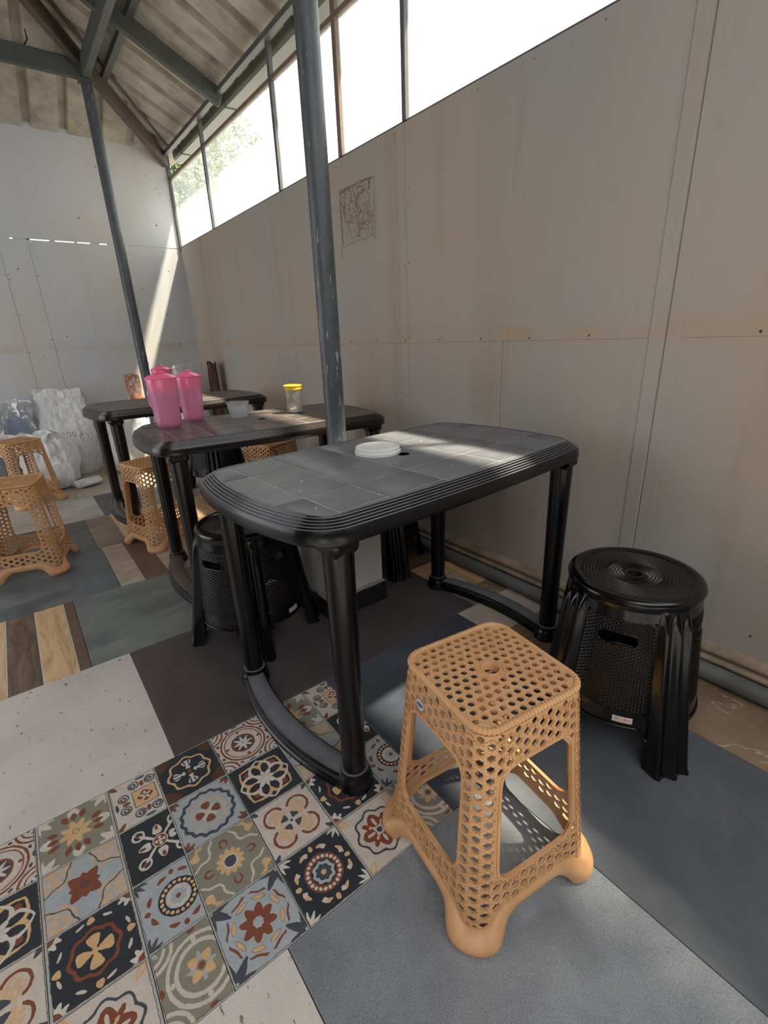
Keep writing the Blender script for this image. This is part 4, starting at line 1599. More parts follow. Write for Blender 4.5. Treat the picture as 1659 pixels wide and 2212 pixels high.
for i in range(7):
    q = i/6
    w_ = 0.003+0.008*math.sin(PI*min(1, q*1.05)*0.62)
    c_ = Vector((0.014+0.012*q, -0.008-0.003*q, 0.053-0.020*q))
    rings.append([c_+Vector((math.cos(a)*0.0015+math.sin(a)*w_*0.55, math.sin(a)*w_*0.8, math.cos(a)*0.002)) for a in (2*PI*k/12 for k in range(12))])
mb.loft(rings, capb=True, capt=True)
mb.build('spoon', M_YEL, jar, smooth=True)

# ================================================================== RATTAN-PATTERN STOOLS
def rattan_mat():
    m, nt, bs = new_mat('tan moulded plastic')
    tc = node(nt, 'ShaderNodeTexCoord').outputs['Object']
    out = ramp(nt, noise_tex(nt, tc, 14, 5, 0.6), [(0.3, srgb(190, 140, 92)), (0.7, srgb(208, 160, 112))])
    geo = node(nt, 'ShaderNodeNewGeometry')
    out = mixc(nt, ramp(nt, noise_tex(nt, tc, 40, 6, 0.7), [(0.6, BW[0]), (0.75, (0.4,)*3)]), out, srgb(146, 100, 62))
    nt.links.new(out, bs.inputs['Base Color'])
    bs.inputs['Roughness'].default_value = 0.45
    bs.inputs['Subsurface Weight'].default_value = 0.0
    w = node(nt, 'ShaderNodeTexWave')
    w.inputs['Scale'].default_value = 260
    w.inputs['Distortion'].default_value = 0.4
    nt.links.new(tc, w.inputs['Vector'])
    bump(nt, bs, w.outputs['Fac'], 0.10, 0.0004)
    return m
M_RATTAN = rattan_mat()
M_STICK = plain('pale blue sticker', srgb(206, 212, 216), 0.4)
M_STICKB = plain('blue sticker print', srgb(84, 108, 150), 0.4)

SH = 0.468
def stool_h(z):
    """half width and corner radius of the stool at height z"""
    f = 1-z/SH
    return 0.124+0.033*f+0.005*f*f, 0.040+0.012*f
def stool_surf(t, z, d):
    h, r = stool_h(z)
    p, n = rsq(h, r, t)
    q = p+n*d
    return Vector((q.x, q.y, z))
S_P = 1.0        # perimeter scale used by the side lattice, metres
def side_s(t):
    """signed distance from the middle of the nearest side, in metres, corner at about +-0.13"""
    k = (t*4+0.5) % 1.0-0.5
    return k*S_P/4
def rrect(x, y, cx, cy, hx, hy, r, taper=0.0):
    hx = hx*(1-taper*(y-cy)/hy)
    dx, dy = abs(x-cx)-(hx-r), abs(y-cy)-(hy-r)
    return math.hypot(max(dx, 0), max(dy, 0))+min(max(dx, dy), 0)-r
WIN = (0.254, 0.086, 0.122, 0.032, 0.0)
def arch_z(s):
    """height of the lower edge of the stool"""
    a = abs(s)
    return 0.046-0.046*min(1, max(0, (a-0.040)/0.042))**2.0
def weave_low(s):
    a = abs(s)
    return 0.070-0.034*min(1, max(0, (a-0.05)/0.06))**2
def side_sdf(x, z):
    t = x/S_P
    s = side_s(t)
    d = rrect(s, z, 0, WIN[0], WIN[1]*S_P/1.0, WIN[2], WIN[3], WIN[4]) if True else 1
    d2 = z-weave_low(s)
    d3 = (SH-0.012)-z
    return min(d, d2, d3)

def make_rattan_stool():
    e = empty('rattan_stool')
    # woven sides
    ncol = 50
    cs = S_P/ncol
    p = 0.0228
    cen = []
    for i in range(ncol):
        j = -1
        while True:
            z = 0.070+j*p+(p/2 if i % 2 else 0)
            if z > SH+0.01:
                break
            cen.append(((i+0.0)*cs, z))
            j += 1
    mb = MB()
    lattice_sheet(mb, cen, p, cs, side_sdf, lambda x, z, d: stool_surf(x/S_P, z, d), hole=0.70, thick=0.0034, relief=0.0016, rib_w=0.25)
    mb.build('woven_side', M_RATTAN, e, smooth=True, auto=30)
    # woven seat
    hs, rs_ = 0.119, 0.036
    def top_sdf(x, y):
        return min(-rrect(x, y, 0, 0, hs, hs, rs_), math.hypot(x, y)-0.0185)
    # lattice turned so that the rows run along the local x axis
    p2 = 0.0202
    cs2 = p2*0.866
    cen = []
    for i in range(-8, 9):
        for j in range(-8, 9):
            cen.append((i*cs2*1.02, (j+(0.5 if i % 2 else 0))*p2))
    mb = MB()
    lattice_sheet(mb, cen, p2, cs2, top_sdf, lambda x, y, d: Vector((y, x, SH-0.0025+d-0.05*(x*x+y*y))), hole=0.71, thick=0.003, relief=0.0010, rib_w=0.26)
    # orientation was mirrored by the swap of x and y: flip the faces
    mb.f = [tuple(reversed(f)) for f in mb.f]
    mb.build('woven_seat', M_RATTAN, e, smooth=True, auto=30)
    # rope edge of the seat
    mb = MB()
    n = 480
    pts, rad = [], []
    for i in range(n):
        t = i/n
        q, nn = rsq(0.1215, 0.038, t)
        pts.append((q.x, q.y, SH-0.0055))
        k = (t*4+0.5) % 1.0
        rad.append(0.0062*(1+0.16*math.cos(2*PI*i/4.0)*(1 if (0.12 < t < 0.40 or 0.62 < t < 0.90) else 0.3)))
    mb.tube(pts, 0.006, 10, closed=True, rfun=lambda i: rad[i])
    mb.build('seat_rim', M_RATTAN, e, smooth=True)
    mb = MB()
    mb.lathe([(0.0162, -0.016), (0.0162, 0.0), (0.0178, 0.0014), (0.0196, 0.0), (0.0200, -0.004)], 32, (0, 0, SH-0.001))
    mb.build('finger_hole_rim', M_RATTAN, e, smooth=True)
    # frames round the four openings
    for k in range(4):
        mb = MB()
        pts = []
        n = 64
        cy_, hx, hy, r, tp = WIN
        for i in range(n):
            q, nn = rsq(1.0, 0.001, i/n)
            # walk a rounded box
            a = 2*PI*i/n
            dx, dy = math.cos(a), math.sin(a)
            lo, hi_ = 0.0, 0.3
            for _ in range(24):
                md = (lo+hi_)/2
                if rrect(dx*md, cy_+dy*md, 0, cy_, hx, hy, r, tp) < 0:
                    lo = md
                else:
                    hi_ = md
            pts.append((dx*lo, cy_+dy*lo))
        rings = []
        for off, d in ((0.0, -0.006), (0.0, 0.0016), (0.0028, 0.0022), (0.0062, 0.0012), (0.0062, -0.002)):
            ring = []
            for x, z in pts:
                v = Vector((x, z-cy_))
                v = v*(1+off/max(0.03, v.length))
                t = k/4+v.x/S_P
                ring.append(stool_surf(t, cy_+v.y, d))
            rings.append(ring)
        mb.loft(rings)
        mb.build('opening_frame', M_RATTAN, e, smooth=True, auto=50)
    # lower band: hem arches between four swelling feet
    def band(t0, t1, n, name, footpart):
        mb = MB()
        rings = []
        for i in range(n+1):
            t = t0+(t1-t0)*i/n
            s = side_s(t)
            za, zt = arch_z(s), weave_low(s)+0.002
            a = abs(s)
            ft = min(1, max(0, (a-0.060)/0.045))
            ft = ft*ft*(3-2*ft)
            prof = []
            m_ = 12
            for j in range(m_+1):
                q = j/m_
                z = za+(zt-za)*q
                bulge = 0.024*ft*math.sin(PI*min(1, (1-q)*0.80))**0.75+0.0035*(1-ft)*math.sin(PI*(1-q))
                out = 0.0015+bulge
                prof.append((out, z))
            inner = [(-0.0035+(o_-0.0015)*0.85, z) for o_, z in prof]
            sec = [stool_surf(t, z, o_) for o_, z in prof]+[stool_surf(t, z, o_) for o_, z in reversed(inner)]
            rings.append(sec)
        mb.loft(rings, closed=True, capb=True, capt=True)
        return mb.build(name, M_RATTAN, e, smooth=True, auto=45)
    for k in range(4):
        m0 = k/4
        band(m0-0.052, m0+0.052, 16, 'hem_arch', False)
        band(m0+0.052, m0+0.25-0.052, 26, 'foot', True)
    return e

STG = 'tan rattan-pattern plastic stools'
st1 = make_rattan_stool()
st1.location = (0.606, 0.492, 0)
st1.rotation_euler = (0, 0, math.radians(-8))
tag(st1, 'nearest tan plastic stool with woven rattan pattern, in full view', 'stool', STG)
def sticker(stool, t, z, w, h):
    mb = MB()
    n = 24
    c = []
    for k in range(n):
        a = 2*PI*k/n
        c.append(stool_surf(t+w*math.cos(a)/S_P, z+h*math.sin(a), 0.0032))
    mb.add([stool_surf(t, z, 0.0034)]+c, [(0, 1+k, 1+(k+1) % n) for k in range(n)])
    c2 = []
    for k in range(n):
        a = 2*PI*k/n
        c2.append(stool_surf(t+w*0.8*math.cos(a)/S_P, z+h*0.42*math.sin(a), 0.0039))
    mb.add([stool_surf(t, z, 0.0041)]+c2, [(0, 1+k, 1+(k+1) % n) for k in range(n)], 1)
    o = mb.build('sticker', [M_STICK, M_STICKB], stool)
    o['label'] = 'small pale oval sticker'
sticker(st1, 0.5-0.05, 0.405, 0.013, 0.011)
st2 = copy_tree(st1, (-0.112, 2.945, 0), math.radians(75))
tag(st2, 'tan woven-pattern stool at the left edge, in front of the other left one', 'stool', STG)
NO = ('sticker',)
st3 = copy_tree(st1, (-0.060, 4.335, 0), math.radians(26), skip=NO)
tag(st3, 'tan woven-pattern stool at the left edge, further back, touching the white sacks', 'stool', STG)
st4 = copy_tree(st1, (0.53, 2.875, 0), math.radians(17), skip=NO)
tag(st4, 'tan woven-pattern stool half hidden behind the legs of the pitcher table', 'stool', STG)
st5 = copy_tree(st1, (1.245, 2.865, 0), math.radians(22), skip=NO)
tag(st5, 'tan woven-pattern stool seen below the right half of the pitcher table', 'stool', STG)

# ================================================================== ROUND BLACK STOOLS
M_BSTOOL = plastic('glossy black brown plastic', srgb(8, 6, 6), 0.17, spec=0.42)
BH = 0.462
M_BDISC = plastic('patterned brown black plastic', srgb(34, 27, 25), 0.36, spec=0.45)
def bs_r(z):
    f = 1-z/BH
    return 0.158+0.046*f
def make_black_stool():
    e = empty('round_stool')
    # seat: rim, patterned disc, finger hole
    mb = MB()
    mb.lathe([(bs_r(0.435), 0.425), (bs_r(0.435)+0.002, 0.436), (0.166, 0.447), (0.163, 0.456), (0.156, 0.4615), (0.146, 0.4625), (0.139, 0.4610), (0.1345, 0.4565)], 72)
    mb.build('seat_rim', M_BSTOOL, e, smooth=True)
    mb = MB()
    n, m_ = 104, 13
    rings = []
    for j in range(m_*2+1):
        r = 0.026+(0.1350-0.026)*j/(m_*2)
        ring = []
        for k in range(n):
            a = 2*PI*k/n
            par = ((k+(j//2)) % 2)
            up_ = 0.0020 if (j % 2 == 0) == (par == 0) else -0.0008
            if j in (0, m_*2):
                up_ = 0
            ring.append(Vector((r*math.cos(a), r*math.sin(a), 0.4565-0.0035*(1-r/0.135)+up_)))
        rings.append(ring)
    rings.reverse()
    mb.loft(rings)
    mb.lathe([(0.0262, 0.4525), (0.0265, 0.4560), (0.0235, 0.4568), (0.0185, 0.4550), (0.0175, 0.440)], 40)
    mb.build('seat_disc', M_BDISC, e, smooth=False)
    # body: four fluted columns, rails above and below, and the perforated panels
    half = math.radians(15.6)
    for k in range(4):
        a0 = PI/4+k*PI/2
        mb = MB()
        rings = []
        zs = [0.0, 0.004, 0.012, 0.05, 0.10, 0.13, 0.20, 0.30, 0.38, 0.405, 0.425, 0.436]
        m_ = 44
        for z in zs:
            ring = []
            amp = 1.0 if z < 0.39 else max(0.0, 1-(z-0.39)/0.036)
            for i in range(m_+1):
                u = -1+2*i/m_
                a = a0+u*half
                w = max(0, 1-abs(u)**6)
                fl = 0.0125*(0.5-0.5*math.cos(2*PI*1.5*(u+1)))*w
                r = bs_r(z)+0.003*w+fl*amp+0.028*(1-z/BH)**1.5*w+(0.004 if z < 0.006 else 0)
                ring.append(Vector((r*math.cos(a), r*math.sin(a), z)))
            inner = [Vector((v.x*(1-0.004/v.xy.length), v.y*(1-0.004/v.xy.length), v.z)) for v in reversed(ring)]
            rings.append(ring+inner)
        mb.loft(rings, closed=True, capb=True, capt=True)
        mb.build('leg', M_BSTOOL, e, smooth=True, auto=60)
    plo, phi_ = 0.155, 0.405
    pa = math.radians(28.8)
    for k in range(4):
        a0 = k*PI/2
        # upper rail, lower rail with arched hem, side stiles as one frame
        mb = MB()
        def strip(u0, u1, zf0, zf1, nu, nz, out=0.0):
            rings = []
            for i in range(nu+1):
                u = u0+(u1-u0)*i/nu
                a = a0+u
                z0_, z1_ = zf0(u), zf1(u)
                ring = []
                for j in range(nz+1):
                    z = z0_+(z1_-z0_)*j/nz
                    r = bs_r(z)+out
                    ring.append(Vector((r*math.cos(a), r*math.sin(a), z)))
                for j in range(nz, -1, -1):
                    z = z0_+(z1_-z0_)*j/nz
                    r = bs_r(z)+out-0.0035
                    ring.append(Vector((r*math.cos(a), r*math.sin(a), z)))
                rings.append(ring)
            mb.loft(rings, closed=True, capb=True, capt=True)
        H2 = math.radians(29.6)
        hem = lambda u: 0.112-0.022*max(0, (abs(u)-math.radians(21))/math.radians(7.2))**2*1.0
        strip(-H2, H2, lambda u: phi_, lambda u: 0.436, 20, 3)
        strip(-H2, H2, hem, lambda u: plo, 24, 3)
        strip(-H2, -pa, lambda u: plo, lambda u: phi_, 2, 4)
        strip(pa, H2, lambda u: plo, lambda u: phi_, 2, 4)
        mb.build('side_frame', M_BSTOOL, e, smooth=True, auto=50)
        # rolled hem
        mb = MB()
        pts = []
        for i in range(25):
            u = -H2+2*H2*i/24
            a = a0+u
            r = bs_r(hem(u))+0.001
            pts.append((r*math.cos(a), r*math.sin(a), hem(u)))
        mb.tube(pts, 0.0038, 8)
        mb.build('hem', M_BSTOOL, e, smooth=True)
        # perforated panel
        mb = MB()
        Wd = pa*0.185
        def psdf(x, z):
            d = -rrect(x, z, 0, (plo+phi_)/2, Wd, (phi_-plo)/2, 0.018)
            s_ = rrect(x, z, 0.0, 0.350, 0.052, 0.0150, 0.0149)
            return min(d, s_)
        p = 0.0098
        cs_ = 0.0085
        cen = []
        for i in range(-11, 12):
            for j in range(28):
                cen.append((i*cs_, plo-0.004+(j+(0.5 if i % 2 else 0))*p))
        def pm(x, z, d, a0=a0):
            a = a0+x/0.185
            r = bs_r(z)-0.0012+d
            return Vector((r*math.cos(a), r*math.sin(a), z))
        lattice_sheet(mb, cen, p, cs_, psdf, pm, hole=0.40, thick=0.0018, relief=0.0012, rib_w=0.36)
        mb.build('perforated_panel', M_BSTOOL, e, smooth=True, auto=30)
        mb = MB()
        pts = []
        for i in range(40):
            q = 2*PI*i/40
            cx = 0.037 if math.cos(q) > 0 else -0.037
            pts.append(pm(cx+0.0155*math.cos(q), 0.350+0.0155*math.sin(q), 0.001))
        mb.tube(pts, 0.0022, 6, closed=True)
        mb.build('handle_rim', M_BSTOOL, e, smooth=True)
    return e
BSG = 'round black plastic stools'
b1 = make_black_stool()
b1.location = (1.205, 0.512, 0)
b1.rotation_euler = (0, 0, math.radians(-162))
tag(b1, 'round black stool in full view, between the tan stool and the wall', 'stool', BSG)
M_LAB = plain('pale label', srgb(196, 190, 184), 0.5, nscale=60)
M_LABO = plain('orange label print', srgb(196, 128, 84), 0.5)
def label_on(stool, ang, z, w, h):
    mb = MB()
    def P(x, y, d):
        a = ang+x/0.195
        r = bs_r(z+y)+0.0012+d
        return Vector((r*math.cos(a), r*math.sin(a), z+y))
    def quad(x0, x1, y0, y1, d, mi):
        n = 6
        V = [P(x0+(x1-x0)*i/n, y, d) for y in (y0, y1) for i in range(n+1)]
        mb.add(V, [(i, i+1, n+2+i, n+1+i) for i in range(n)], mi)
    quad(-w, w, -h, h, 0, 0)
    # small orange marks, too worn to read
    for x, ww in ((-.55, .10), (-.22, .08), (.05, .06), (.30, .10), (.62, .08)):
        quad(x*w-ww*w, x*w+ww*w, -h*.45, h*.45, 0.0004, 1)
        quad(x*w-ww*w*.35, x*w+ww*w*.35, -h*.25, h*.2, 0.0006, 0)
    o = mb.build('label_sticker', [M_LAB, M_LABO], stool)
    o['label'] = 'small pale sticker with worn orange marks'
b2 = copy_tree(b1, (0.560, 1.632, 0), math.radians(-155))
tag(b2, 'round black stool tucked under the left end of the near table', 'stool', BSG)
b3 = copy_tree(b1, (1.285, 1.785, 0), math.radians(-55))
tag(b3, 'round black stool under the near table, beside the white block and wall', 'stool', BSG)
b4 = copy_tree(b1, (1.165, 3.76, 0), math.radians(20))
tag(b4, 'round black stool standing beneath the farthest table', 'stool', BSG)
label_on(b1, math.radians(-162+360+90)-math.radians(0), 0.135, 0.030, 0.0085) if False else None
for st_, worldpt, z in ((b1, (1.03, 0.41), 0.132), (b2, (0.66, 1.435), 0.132)):
    M = st_.matrix_basis.inverted()
    q = M @ Vector((worldpt[0], worldpt[1], 0))
    label_on(st_, math.atan2(q.y, q.x), z, 0.024, 0.0085)

# ================================================================== SACKS
M_SACK, nt, bs = new_mat('white woven plastic sack')
tc = node(nt, 'ShaderNodeTexCoord').outputs['Object']
out = ramp(nt, noise_tex(nt, tc, 5, 6, 0.6), [(0.3, srgb(216, 216, 216)), (0.7, srgb(238, 239, 240))])
out = mixc(nt, ramp(nt, noise_tex(nt, tc, 11, 7, 0.7), [(0.58, BW[0]), (0.75, (0.5,)*3)]), out, srgb(170, 158, 142))
nt.links.new(out, bs.inputs['Base Color'])
bs.inputs['Roughness'].default_value = 0.36
vo = node(nt, 'ShaderNodeTexVoronoi')
vo.feature = 'F1'
vo.inputs['Scale'].default_value = 15
nzv = noise_tex(nt, tc, 8, 3, 0.6)
wv = node(nt, 'ShaderNodeVectorMath')
wv.operation = 'ADD'
nt.links.new(mapping(nt, tc, (1, 1, 0.6)), wv.inputs[0])
sclv = node(nt, 'ShaderNodeVectorMath')
sclv.operation = 'SCALE'
nzc = node(nt, 'ShaderNodeTexNoise')
nzc.inputs['Scale'].default_value = 9
nt.links.new(tc, nzc.inputs['Vector'])
nt.links.new(nzc.outputs['Color'], sclv.inputs[0])
sclv.inputs['Scale'].default_value = 0.16
nt.links.new(sclv.outputs[0], wv.inputs[1])
nt.links.new(wv.outputs[0], vo.inputs['Vector'])
hh_ = E(nt, vo.outputs['Distance'])*0.7+E(nt, noise_tex(nt, tc, 40, 5, 0.7))*0.35
bump(nt, bs, hh_.s, 0.9, 0.022)
M_SACKBR = plain('dark maroon sack', srgb(84, 44, 38), 0.5, nscale=8, bstr=.3, bscale=30)
M_SACKOR = plain('orange printed sack', srgb(196, 128, 84), 0.5, nscale=24, namt=.5, dirt=srgb(220, 210, 200), dlim=(.45, .6))
M_FILM = clear_plastic('crumpled clear film', (0.86, 0.88, 0.90, 1), 0.45, 0.12, 0.2)
M_INK = plain('brown stencil ink', srgb(120, 96, 82), 0.8)

def sack(name, loc, rz, w, d, h, mat, label, seed, top='open', lean=(0, 0), fold=0.02, bulge=0.5, flat_top=0.06, group='white woven sacks heaped against the back wall', flop=None, cat='sack', tilt=0.0):
    """a bag: round-cornered box at the bottom closing to a creased, uneven mouth"""
    rs = random.Random(seed)
    n, m_ = 110, 60
    rings = []
    off = Vector((seed*3.1, seed*1.7, 0))
    for j in range(m_+1):
        v = j/m_
        z = h*v
        # squarish plan near the ground, narrowing to the mouth
        kw = (0.86+0.18*math.sin(PI*min(1, v*1.25))*bulge*1.6)
        kd = (0.92+0.2*math.sin(PI*min(1, v*1.3)))*(1-v**2.2*(1-flat_top/d)) if top != 'pillow' else math.sin(PI*min(0.985, max(0.015, v*0.97+0.015)))**0.5
        if top == 'pillow':
            kw = 0.90+0.10*math.sin(PI*v)
        if v < 0.06 and top != 'pillow':
            s_ = (v/0.06)
            kw *= 0.86+0.14*s_**0.5
            kd *= 0.86+0.14*s_**0.5
        ring = []
        for k in range(n):
            a = 2*PI*k/n
            c, s = math.cos(a), math.sin(a)
            ex = 0.55
            x = w/2*kw*math.copysign(abs(c)**ex, c)
            y = d/2*kd*math.copysign(abs(s)**ex, s)
            p = Vector((x, y, z))
            q = Vector((p.x*5.5, p.y*5.5, p.z*3.6))+off
            dd, _pp = noise.voronoi(q)
            rid = (dd[1]-dd[0])*1.5
            dd2, _pp = noise.voronoi(Vector((p.x*13, p.y*13, p.z*8))+off*2)
            rid2 = (dd2[1]-dd2[0])*1.5
            nv = Vector((x, y, 0))
            if nv.length > 1e-5:
                nv.normalize()
            amp = fold*(0.4+0.9*v) if top != 'pillow' else fold*0.6
            # long folds running up to the mouth
            fl_ = noise.noise(Vector((c*3.2, s*3.2, v*1.2))*1.6+off)+0.5*noise.noise(Vector((c*7.5, s*7.5, v*2.0))*1.5+off)
            p = p+nv*((rid-0.45)*amp*0.9+(rid2-0.45)*amp*0.75+abs(fl_)*amp*(1.8*v+0.3)-amp*0.4)
            if v > 0.9 and top == 'open':
                p.z += (v-0.9)/0.1*0.022*noise.noise(Vector((p.x*14, p.y*14, seed)))*1.6
            p.x += lean[0]*v*v*h
            p.y += lean[1]*v*v*h
            if flop:
                f = max(0, v-flop[0])/(1-flop[0])
                p.x += flop[1]*f*f
                p.y += flop[2]*f*f
                p.z -= flop[3]*f*f*f
            ring.append(p)
        rings.append(ring)
    mb = MB()
    if top == 'pillow':
        mb.loft(rings, capb=True, capt=True)
    else:
        # the mouth folds inwards a little, so the rim has thickness
        c0 = sum(rings[-1], Vector())/n
        inner = [p.lerp(c0, 0.10)-Vector((0, 0, 0.004)) for p in rings[-1]]
        deep = [p.lerp(c0, 0.30)-Vector((0, 0, h*0.14)) for p in rings[-1]]
        mb.loft(rings+[inner, deep], capb=True, capt=True)
    mz = min(v.z for v in mb.v)
    M = Matrix.Rotation(tilt, 4, 'Y')
    mb.v = [M @ v for v in mb.v]
    mz = min(v.z for v in mb.v)
    for v in mb.v:
        v.z -= mz
    o = mb.build(name, mat, smooth=True, loc=loc, auto=38)
    o.rotation_euler = (0, 0, rz)
    tag(o, label, cat, group)
    return o

WS = 'woven_sack'
s1 = sack(WS, (0.335, 5.085, 0), 0.05, 0.42, 0.24, 0.74, M_SACK, 'tall open white sack with brown stencil marks, leaning on the back wall', 1, lean=(0.0, 0.10), fold=0.022)
s2 = sack(WS, (0.13, 4.83, 0), -0.25, 0.42, 0.22, 0.50, M_SACK, 'slumped white sack with a folded top in front of the stencilled one', 2, flop=(0.55, -0.10, -0.06, 0.06), fold=0.03)
s3 = sack(WS, (0.13, 4.585, 0), 0.12, 0.27, 0.20, 0.20, M_SACK, 'small full white sack lying on the floor beside the rear left stool', 3, top='pillow', fold=0.012)
s4 = sack(WS, (-0.40, 4.92, 0), 0.1, 0.34, 0.34, 0.66, M_SACK, 'bulky crinkled white sack at the left edge of the picture', 4, fold=0.04)
s5 = sack('plastic_bag', (-0.045, 5.08, 0), 0.05, 0.34, 0.20, 0.68, M_FILM, 'clear crumpled film bag with a bluish bundle inside, between two sacks', 5, fold=0.03, cat='bag')
s7 = sack(WS, (0.76, 4.86, 0), 0.1, 0.42, 0.28, 0.56, M_SACK, 'bright wrinkled white sack seen between the legs of the farthest table', 7, fold=0.035, bulge=0.8)
s8 = sack(WS, (1.325, 4.62, 0), 0.5, 0.26, 0.18, 0.90, M_SACK, 'upright white sack standing in the corner behind the farthest table', 8, lean=(-0.06, 0.02), fold=0.009)
s9 = sack(WS, (1.528, 4.62, 0.058), 1.5, 0.20, 0.08, 0.84, M_SACKBR, 'dark maroon sack behind the upright white one, against the right wall', 9, fold=0.004, group='other bags in the corner')
s10 = sack(WS, (1.26, 5.00, 0), 0.1, 0.26, 0.20, 0.84, M_SACK, 'white sack with a ragged mouth rising behind the pitcher lids', 10, fold=0.010)
s11 = sack(WS, (0.93, 5.10, 0), 0.0, 0.14, 0.12, 0.82, M_SACKOR, 'narrow orange printed bag behind the rear pole', 11, fold=0.010, group='other bags in the corner')
s12 = sack(WS, (0.33, 4.52, 0), 0.5, 0.20, 0.15, 0.065, M_SACK, 'low limp white sack on the floor by the farthest table leg', 12, top='pillow', fold=0.02)
# bluish bundle inside the film bag
mb = MB()
mb.lathe([(0.0, 0.0), (0.08, 0.0), (0.10, 0.1), (0.095, 0.4), (0.06, 0.54), (0.0, 0.57)], 24, rf=lambda a, z: 1+0.12*math.sin(3*a+z*9))
bn = mb.build('cloth_bundle', plain('blue grey cloth', srgb(140, 152, 172), 0.7), smooth=True, loc=(-0.03, 5.08, 0.012))
tag(bn, 'blue grey bundle showing through the clear film bag', 'bundle')
# stencilled loops on the tall sack, too faint to read, laid on its front face
bpy.context.view_layer.update()
mb = MB()
def ink(pts, w=0.004):
    V = []
    for x, z in pts:
        ok, loc, nor, _i = s1.ray_cast(Vector((x, -0.6, z)), Vector((0, 1, 0)))
        if not ok:
            return
        V.append(loc+nor*0.002)
    n = len(V)
    vv, ff = [], []
    for i, q in enumerate(V):
        t = (V[min(i+1, n-1)]-V[max(i-1, 0)]).normalized()
        sd = t.cross(Vector((0, -1, 0))).normalized()*w/2
        vv += [q-sd, q+sd]
    for i in range(n-1):
        ff.append((2*i, 2*i+1, 2*i+3, 2*i+2))
    mb.add(vv, ff)
for cx, cz, a0, a1, rx, rz_ in ((-.06, .36, 0.4, 5.6, .016, .022), (-.02, .365, -1.5, 3.4, .014, .020), (.02, .36, 1.0, 6.9, .012, .022), (.075, .33, .6, 5.0, .016, .026), (.11, .335, -2, 2, .012, .02)):
    ink([(cx+rx*math.cos(a0+(a1-a0)*i/14), cz+rz_*math.sin(a0+(a1-a0)*i/14)) for i in range(15)])
if mb.v:
    mb.build('stencil_mark', M_INK, s1)

# ================================================================== OUTSIDE
M_LEAF, nt, bs = new_mat('green leaves')
tc = node(nt, 'ShaderNodeTexCoord').outputs['Object']
nt.links.new(ramp(nt, noise_tex(nt, tc, 3, 3, 0.6), [(0.35, srgb(52, 78, 34)), (0.65, srgb(112, 136, 66))]), bs.inputs['Base Color'])
bs.inputs['Roughness'].default_value = 0.5
M_BARK = plain('brown bark', srgb(96, 78, 62), 0.9, nscale=6, stretch=(1, 1, .2))
def tree(loc, clumps, trunk, label, seed):
    e = empty('tree', loc)
    tag(e, label, 'tree')
    rs = random.Random(seed)
    mb = MB()
    V, Fc = [], []
    for (cx, cy, cz, rx, ry, rz_, n) in clumps:
        for _ in range(n):
            while True:
                p = Vector((rs.uniform(-1, 1), rs.uniform(-1, 1), rs.uniform(-1, 1)))
                if p.length < 1:
                    break
            c = Vector((cx+p.x*rx, cy+p.y*ry, cz+p.z*rz_))
            a = Vector((rs.gauss(0, 1), rs.gauss(0, 1), rs.gauss(0, .6))).normalized()
            b = a.orthogonal().normalized()
            b = (b+a.cross(b)*rs.uniform(-1, 1)).normalized()
            L, W = rs.uniform(.10, .20), rs.uniform(.04, .08)
            o = len(V)
            V += [c-a*L/2, c+b*W/2+Vector((0, 0, .008)), c+a*L/2, c-b*W/2+Vector((0, 0, .008))]
            Fc += [(o, o+1, o+2), (o, o+2, o+3)]
    mb.add(V, Fc)
    f = mb.build('foliage', M_LEAF, e)
    f['kind'] = 'stuff'
    mb = MB()
    for pts, r0, r1 in trunk:
        n = len(pts)
        mb.tube(pts, r0, 10, rfun=lambda i: r0+(r1-r0)*i/(n-1))
    mb.build('trunk', M_BARK, e, smooth=True)
    return e
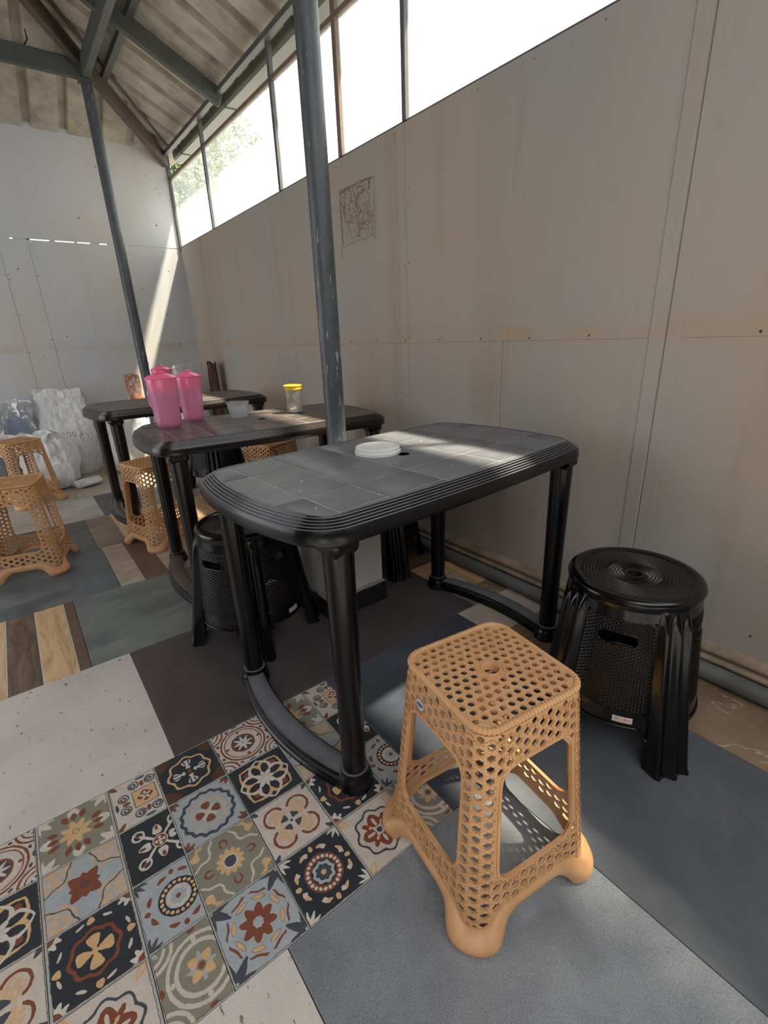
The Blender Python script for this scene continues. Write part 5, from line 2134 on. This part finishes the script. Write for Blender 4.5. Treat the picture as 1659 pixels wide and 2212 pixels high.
tree((4.6, 12.6, -0.065), [(-.2, 0, 4.5, 1.9, 1.7, 1.8, 9000), (-1.2, -.6, 3.6, 1.3, 1.0, 1.1, 3600), (1.2, .6, 3.4, 1.3, 1.2, 1.1, 3000)],
     [([(0, 0, 0), (.05, 0, 1.5), (-.05, .1, 3.0), (0, 0, 4.6)], .16, .06), ([(-.03, .05, 2.4), (-.6, -.3, 3.2), (-1.1, -.6, 3.7)], .07, .03), ([(0, .05, 2.6), (.7, .4, 3.1), (1.2, .6, 3.5)], .07, .03)],
     'leafy green tree outside, seen hazily through the farthest high panes', 4)
tree((3.9, -2.0, -0.065), [(-.72, .25, 5.62, .26, .42, .22, 170), (-.5, .95, 5.75, .22, .3, .2, 120), (.1, 0, 6.0, .8, .8, .7, 1500)],
     [([(0, 0, 0), (.06, 0, 2), (-.04, .05, 4), (0, 0, 6.0)], .14, .05), ([(0, 0, 4.6), (-.4, .15, 5.3), (-.75, .3, 5.65)], .05, .02)],
     'tall tree outside the right wall, out of the picture, dappling the sun', 9)
# neighbouring white building with a sloping parapet
bl = empty('building', (3.4, 9.0, -0.065))
tag(bl, 'plain white neighbouring building glimpsed through the far high windows', 'building')
M_BWHITE = plain('sunlit white wall', srgb(236, 234, 228), 0.8, nscale=2, namt=.05)
mb = MB()
mb.loft([[Vector((x, y, 0)), Vector((x+3.0, y, 0)), Vector((x+3.0, y, 4.2)), Vector((x, y, 1.86))] for x, y in ((-1.8, 0), (-1.8, 0.9))], capb=True, capt=True)
mb.build('wall', M_BWHITE, bl)
mb = MB()
mb.loft([[Vector((-1.9, y, 1.79)), Vector((1.3, y, 4.285)), Vector((1.3, y, 4.36)), Vector((-1.9, y, 1.865))] for y in (-.1, 1.0)], capb=True, capt=True)
mb.build('roof_edge', M_BWHITE, bl)
# dry twig on the roof sheet by the far left rib
mb = MB()
mb.tube([(0.635, 4.539, 3.025), (0.640, 4.57, 2.985), (0.62, 4.62, 2.965), (0.585, 4.66, 2.955), (0.555, 4.70, 2.965)], 0.004, 6, rfun=lambda i: (.003, .006, .005, .003, .002)[i])
tw = mb.build('twig', M_TWIG, smooth=True)
tag(tw, 'thin dry brown twig hanging from the roof sheet at the top left', 'twig')
